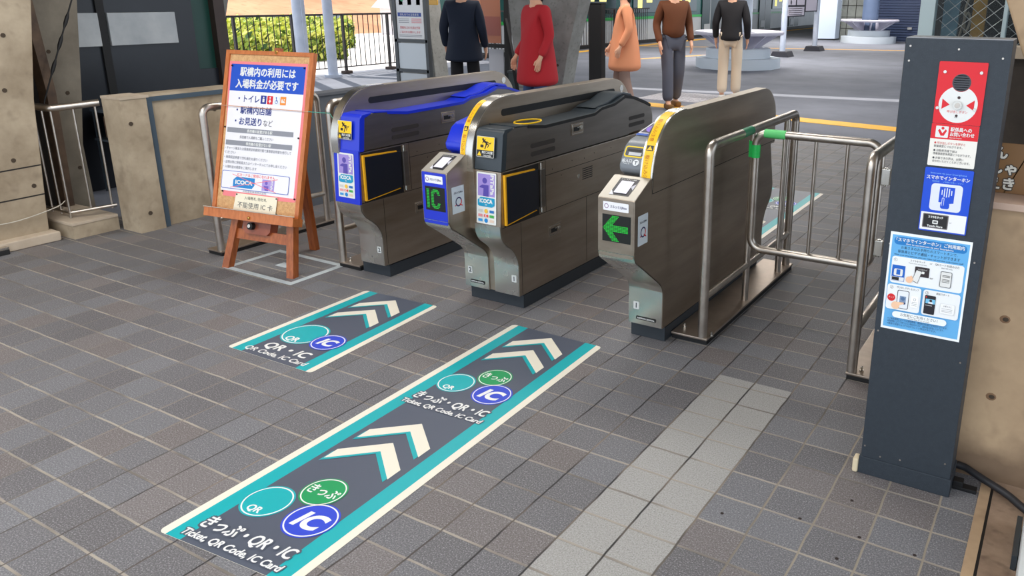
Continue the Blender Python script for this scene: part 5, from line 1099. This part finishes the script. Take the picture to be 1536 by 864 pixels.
    cust = [((0, 0, .93-coat*.5), .16, 'pel'), ((0, 0, .90-coat), .19, 8)] if coat else None
    ns = ['ch', 'sp', 'pel', 'ls', 'le', 'lw', 'rs', 're']
    cloth('jacket', ['ch', 'sp', 'pel', 'ls', 'le', 'lw', 'rs', 're', 'rw'][:8]+['rw'], [('ch', 'sp'), ('sp', 'pel'), ('ch', 'ls'), ('ls', 'le'), ('le', 'lw'), ('ch', 'rs'), ('rs', 're'), ('re', 'rw')], {'*': .022, 'sp': .07 if coat > .1 else .045, 'pel': .10 if coat > .1 else .075, 'ch': .04}, top, [((0, 0, .93-coat*.33), .235, 'pel'), ((0, 0, .93-coat*.66), .255, 9), ((0, 0, .93-coat*.92), .26, 10)] if coat > .1 else ([((0, 0, .86), .19, 'pel')] if coat else None))
    cloth('trousers', ['pel', 'lh', 'lk', 'la', 'rh', 'rk', 'ra'], [('pel', 'lh'), ('lh', 'lk'), ('lk', 'la'), ('pel', 'rh'), ('rh', 'rk'), ('rk', 'ra')], {'*': .028, 'pel': -.03 if coat > .1 else .0, 'lh': -.005 if coat > .1 else .01, 'rh': -.005 if coat > .1 else .01, 'la': .045, 'ra': .045}, bottom)
    for a, b in (('la', 'lt'), ('ra', 'rt')):
        mb = MB(); p = J[a]; mb.bbox(p[0]-.045*k, p[0]+.045*k, p[1]-.07*k, p[1]+.19*k, 0, .075*k, shoe, .025, 3); mb.build('shoe', r)
    if bag:
        mb = MB(); mb.bbox(-.15*k, .15*k, -.30*k, -.16*k, 1.0*k, 1.42*k, bag, .04, 3); o = mb.build('backpack', r)
    return r
Pc = lambda n, c: mat(n, c, .85)
person('person in dark navy clothes standing before the speckled grey pillar', -6.42, 7.6, .5, 1.66, Pc('cloth_navy', (16, 28, 48)), Pc('cloth_black', (14, 14, 18)), Pc('hair_brown', (70, 50, 36)), Pc('shoe_black', (20, 20, 22)), .08, .22)
person('person in a red coat standing before the broad leaning pillar', -5.04, 7.15, 2.7, 1.62, Pc('cloth_red', (178, 32, 42)), Pc('cloth_jeans', (62, 84, 128)), Pc('hair_dark', (30, 26, 28)), Pc('shoe_black', (20, 20, 22)), .04, .40, arm=.08)
person('person in an orange coat standing beside the black cabinet', -5.25, 9.45, 2.2, 1.60, Pc('cloth_orange', (222, 146, 106)), Pc('cloth_orange2', (150, 124, 112)), Pc('hair_dark', (30, 26, 28)), Pc('shoe_grey', (150, 146, 150)), .08, .42, arm=.12)
person('person in a brown top and grey trousers walking beside the orange coat', -4.86, 10.1, -2.4, 1.66, Pc('cloth_brown', (96, 52, 24)), Pc('cloth_grey', (86, 88, 100)), Pc('hair_dark', (30, 26, 28)), Pc('shoe_brown', (120, 84, 40)), .16, .0, zf=.005)
person('person in a black jacket and pale beige trousers standing behind the right gate', -4.50, 11.3, .3, 1.66, Pc('cloth_blackj', (22, 20, 24)), Pc('cloth_beige', (216, 196, 172)), Pc('hair_dark', (30, 26, 28)), Pc('shoe_white', (206, 204, 200)), .05, .05, zf=.011)
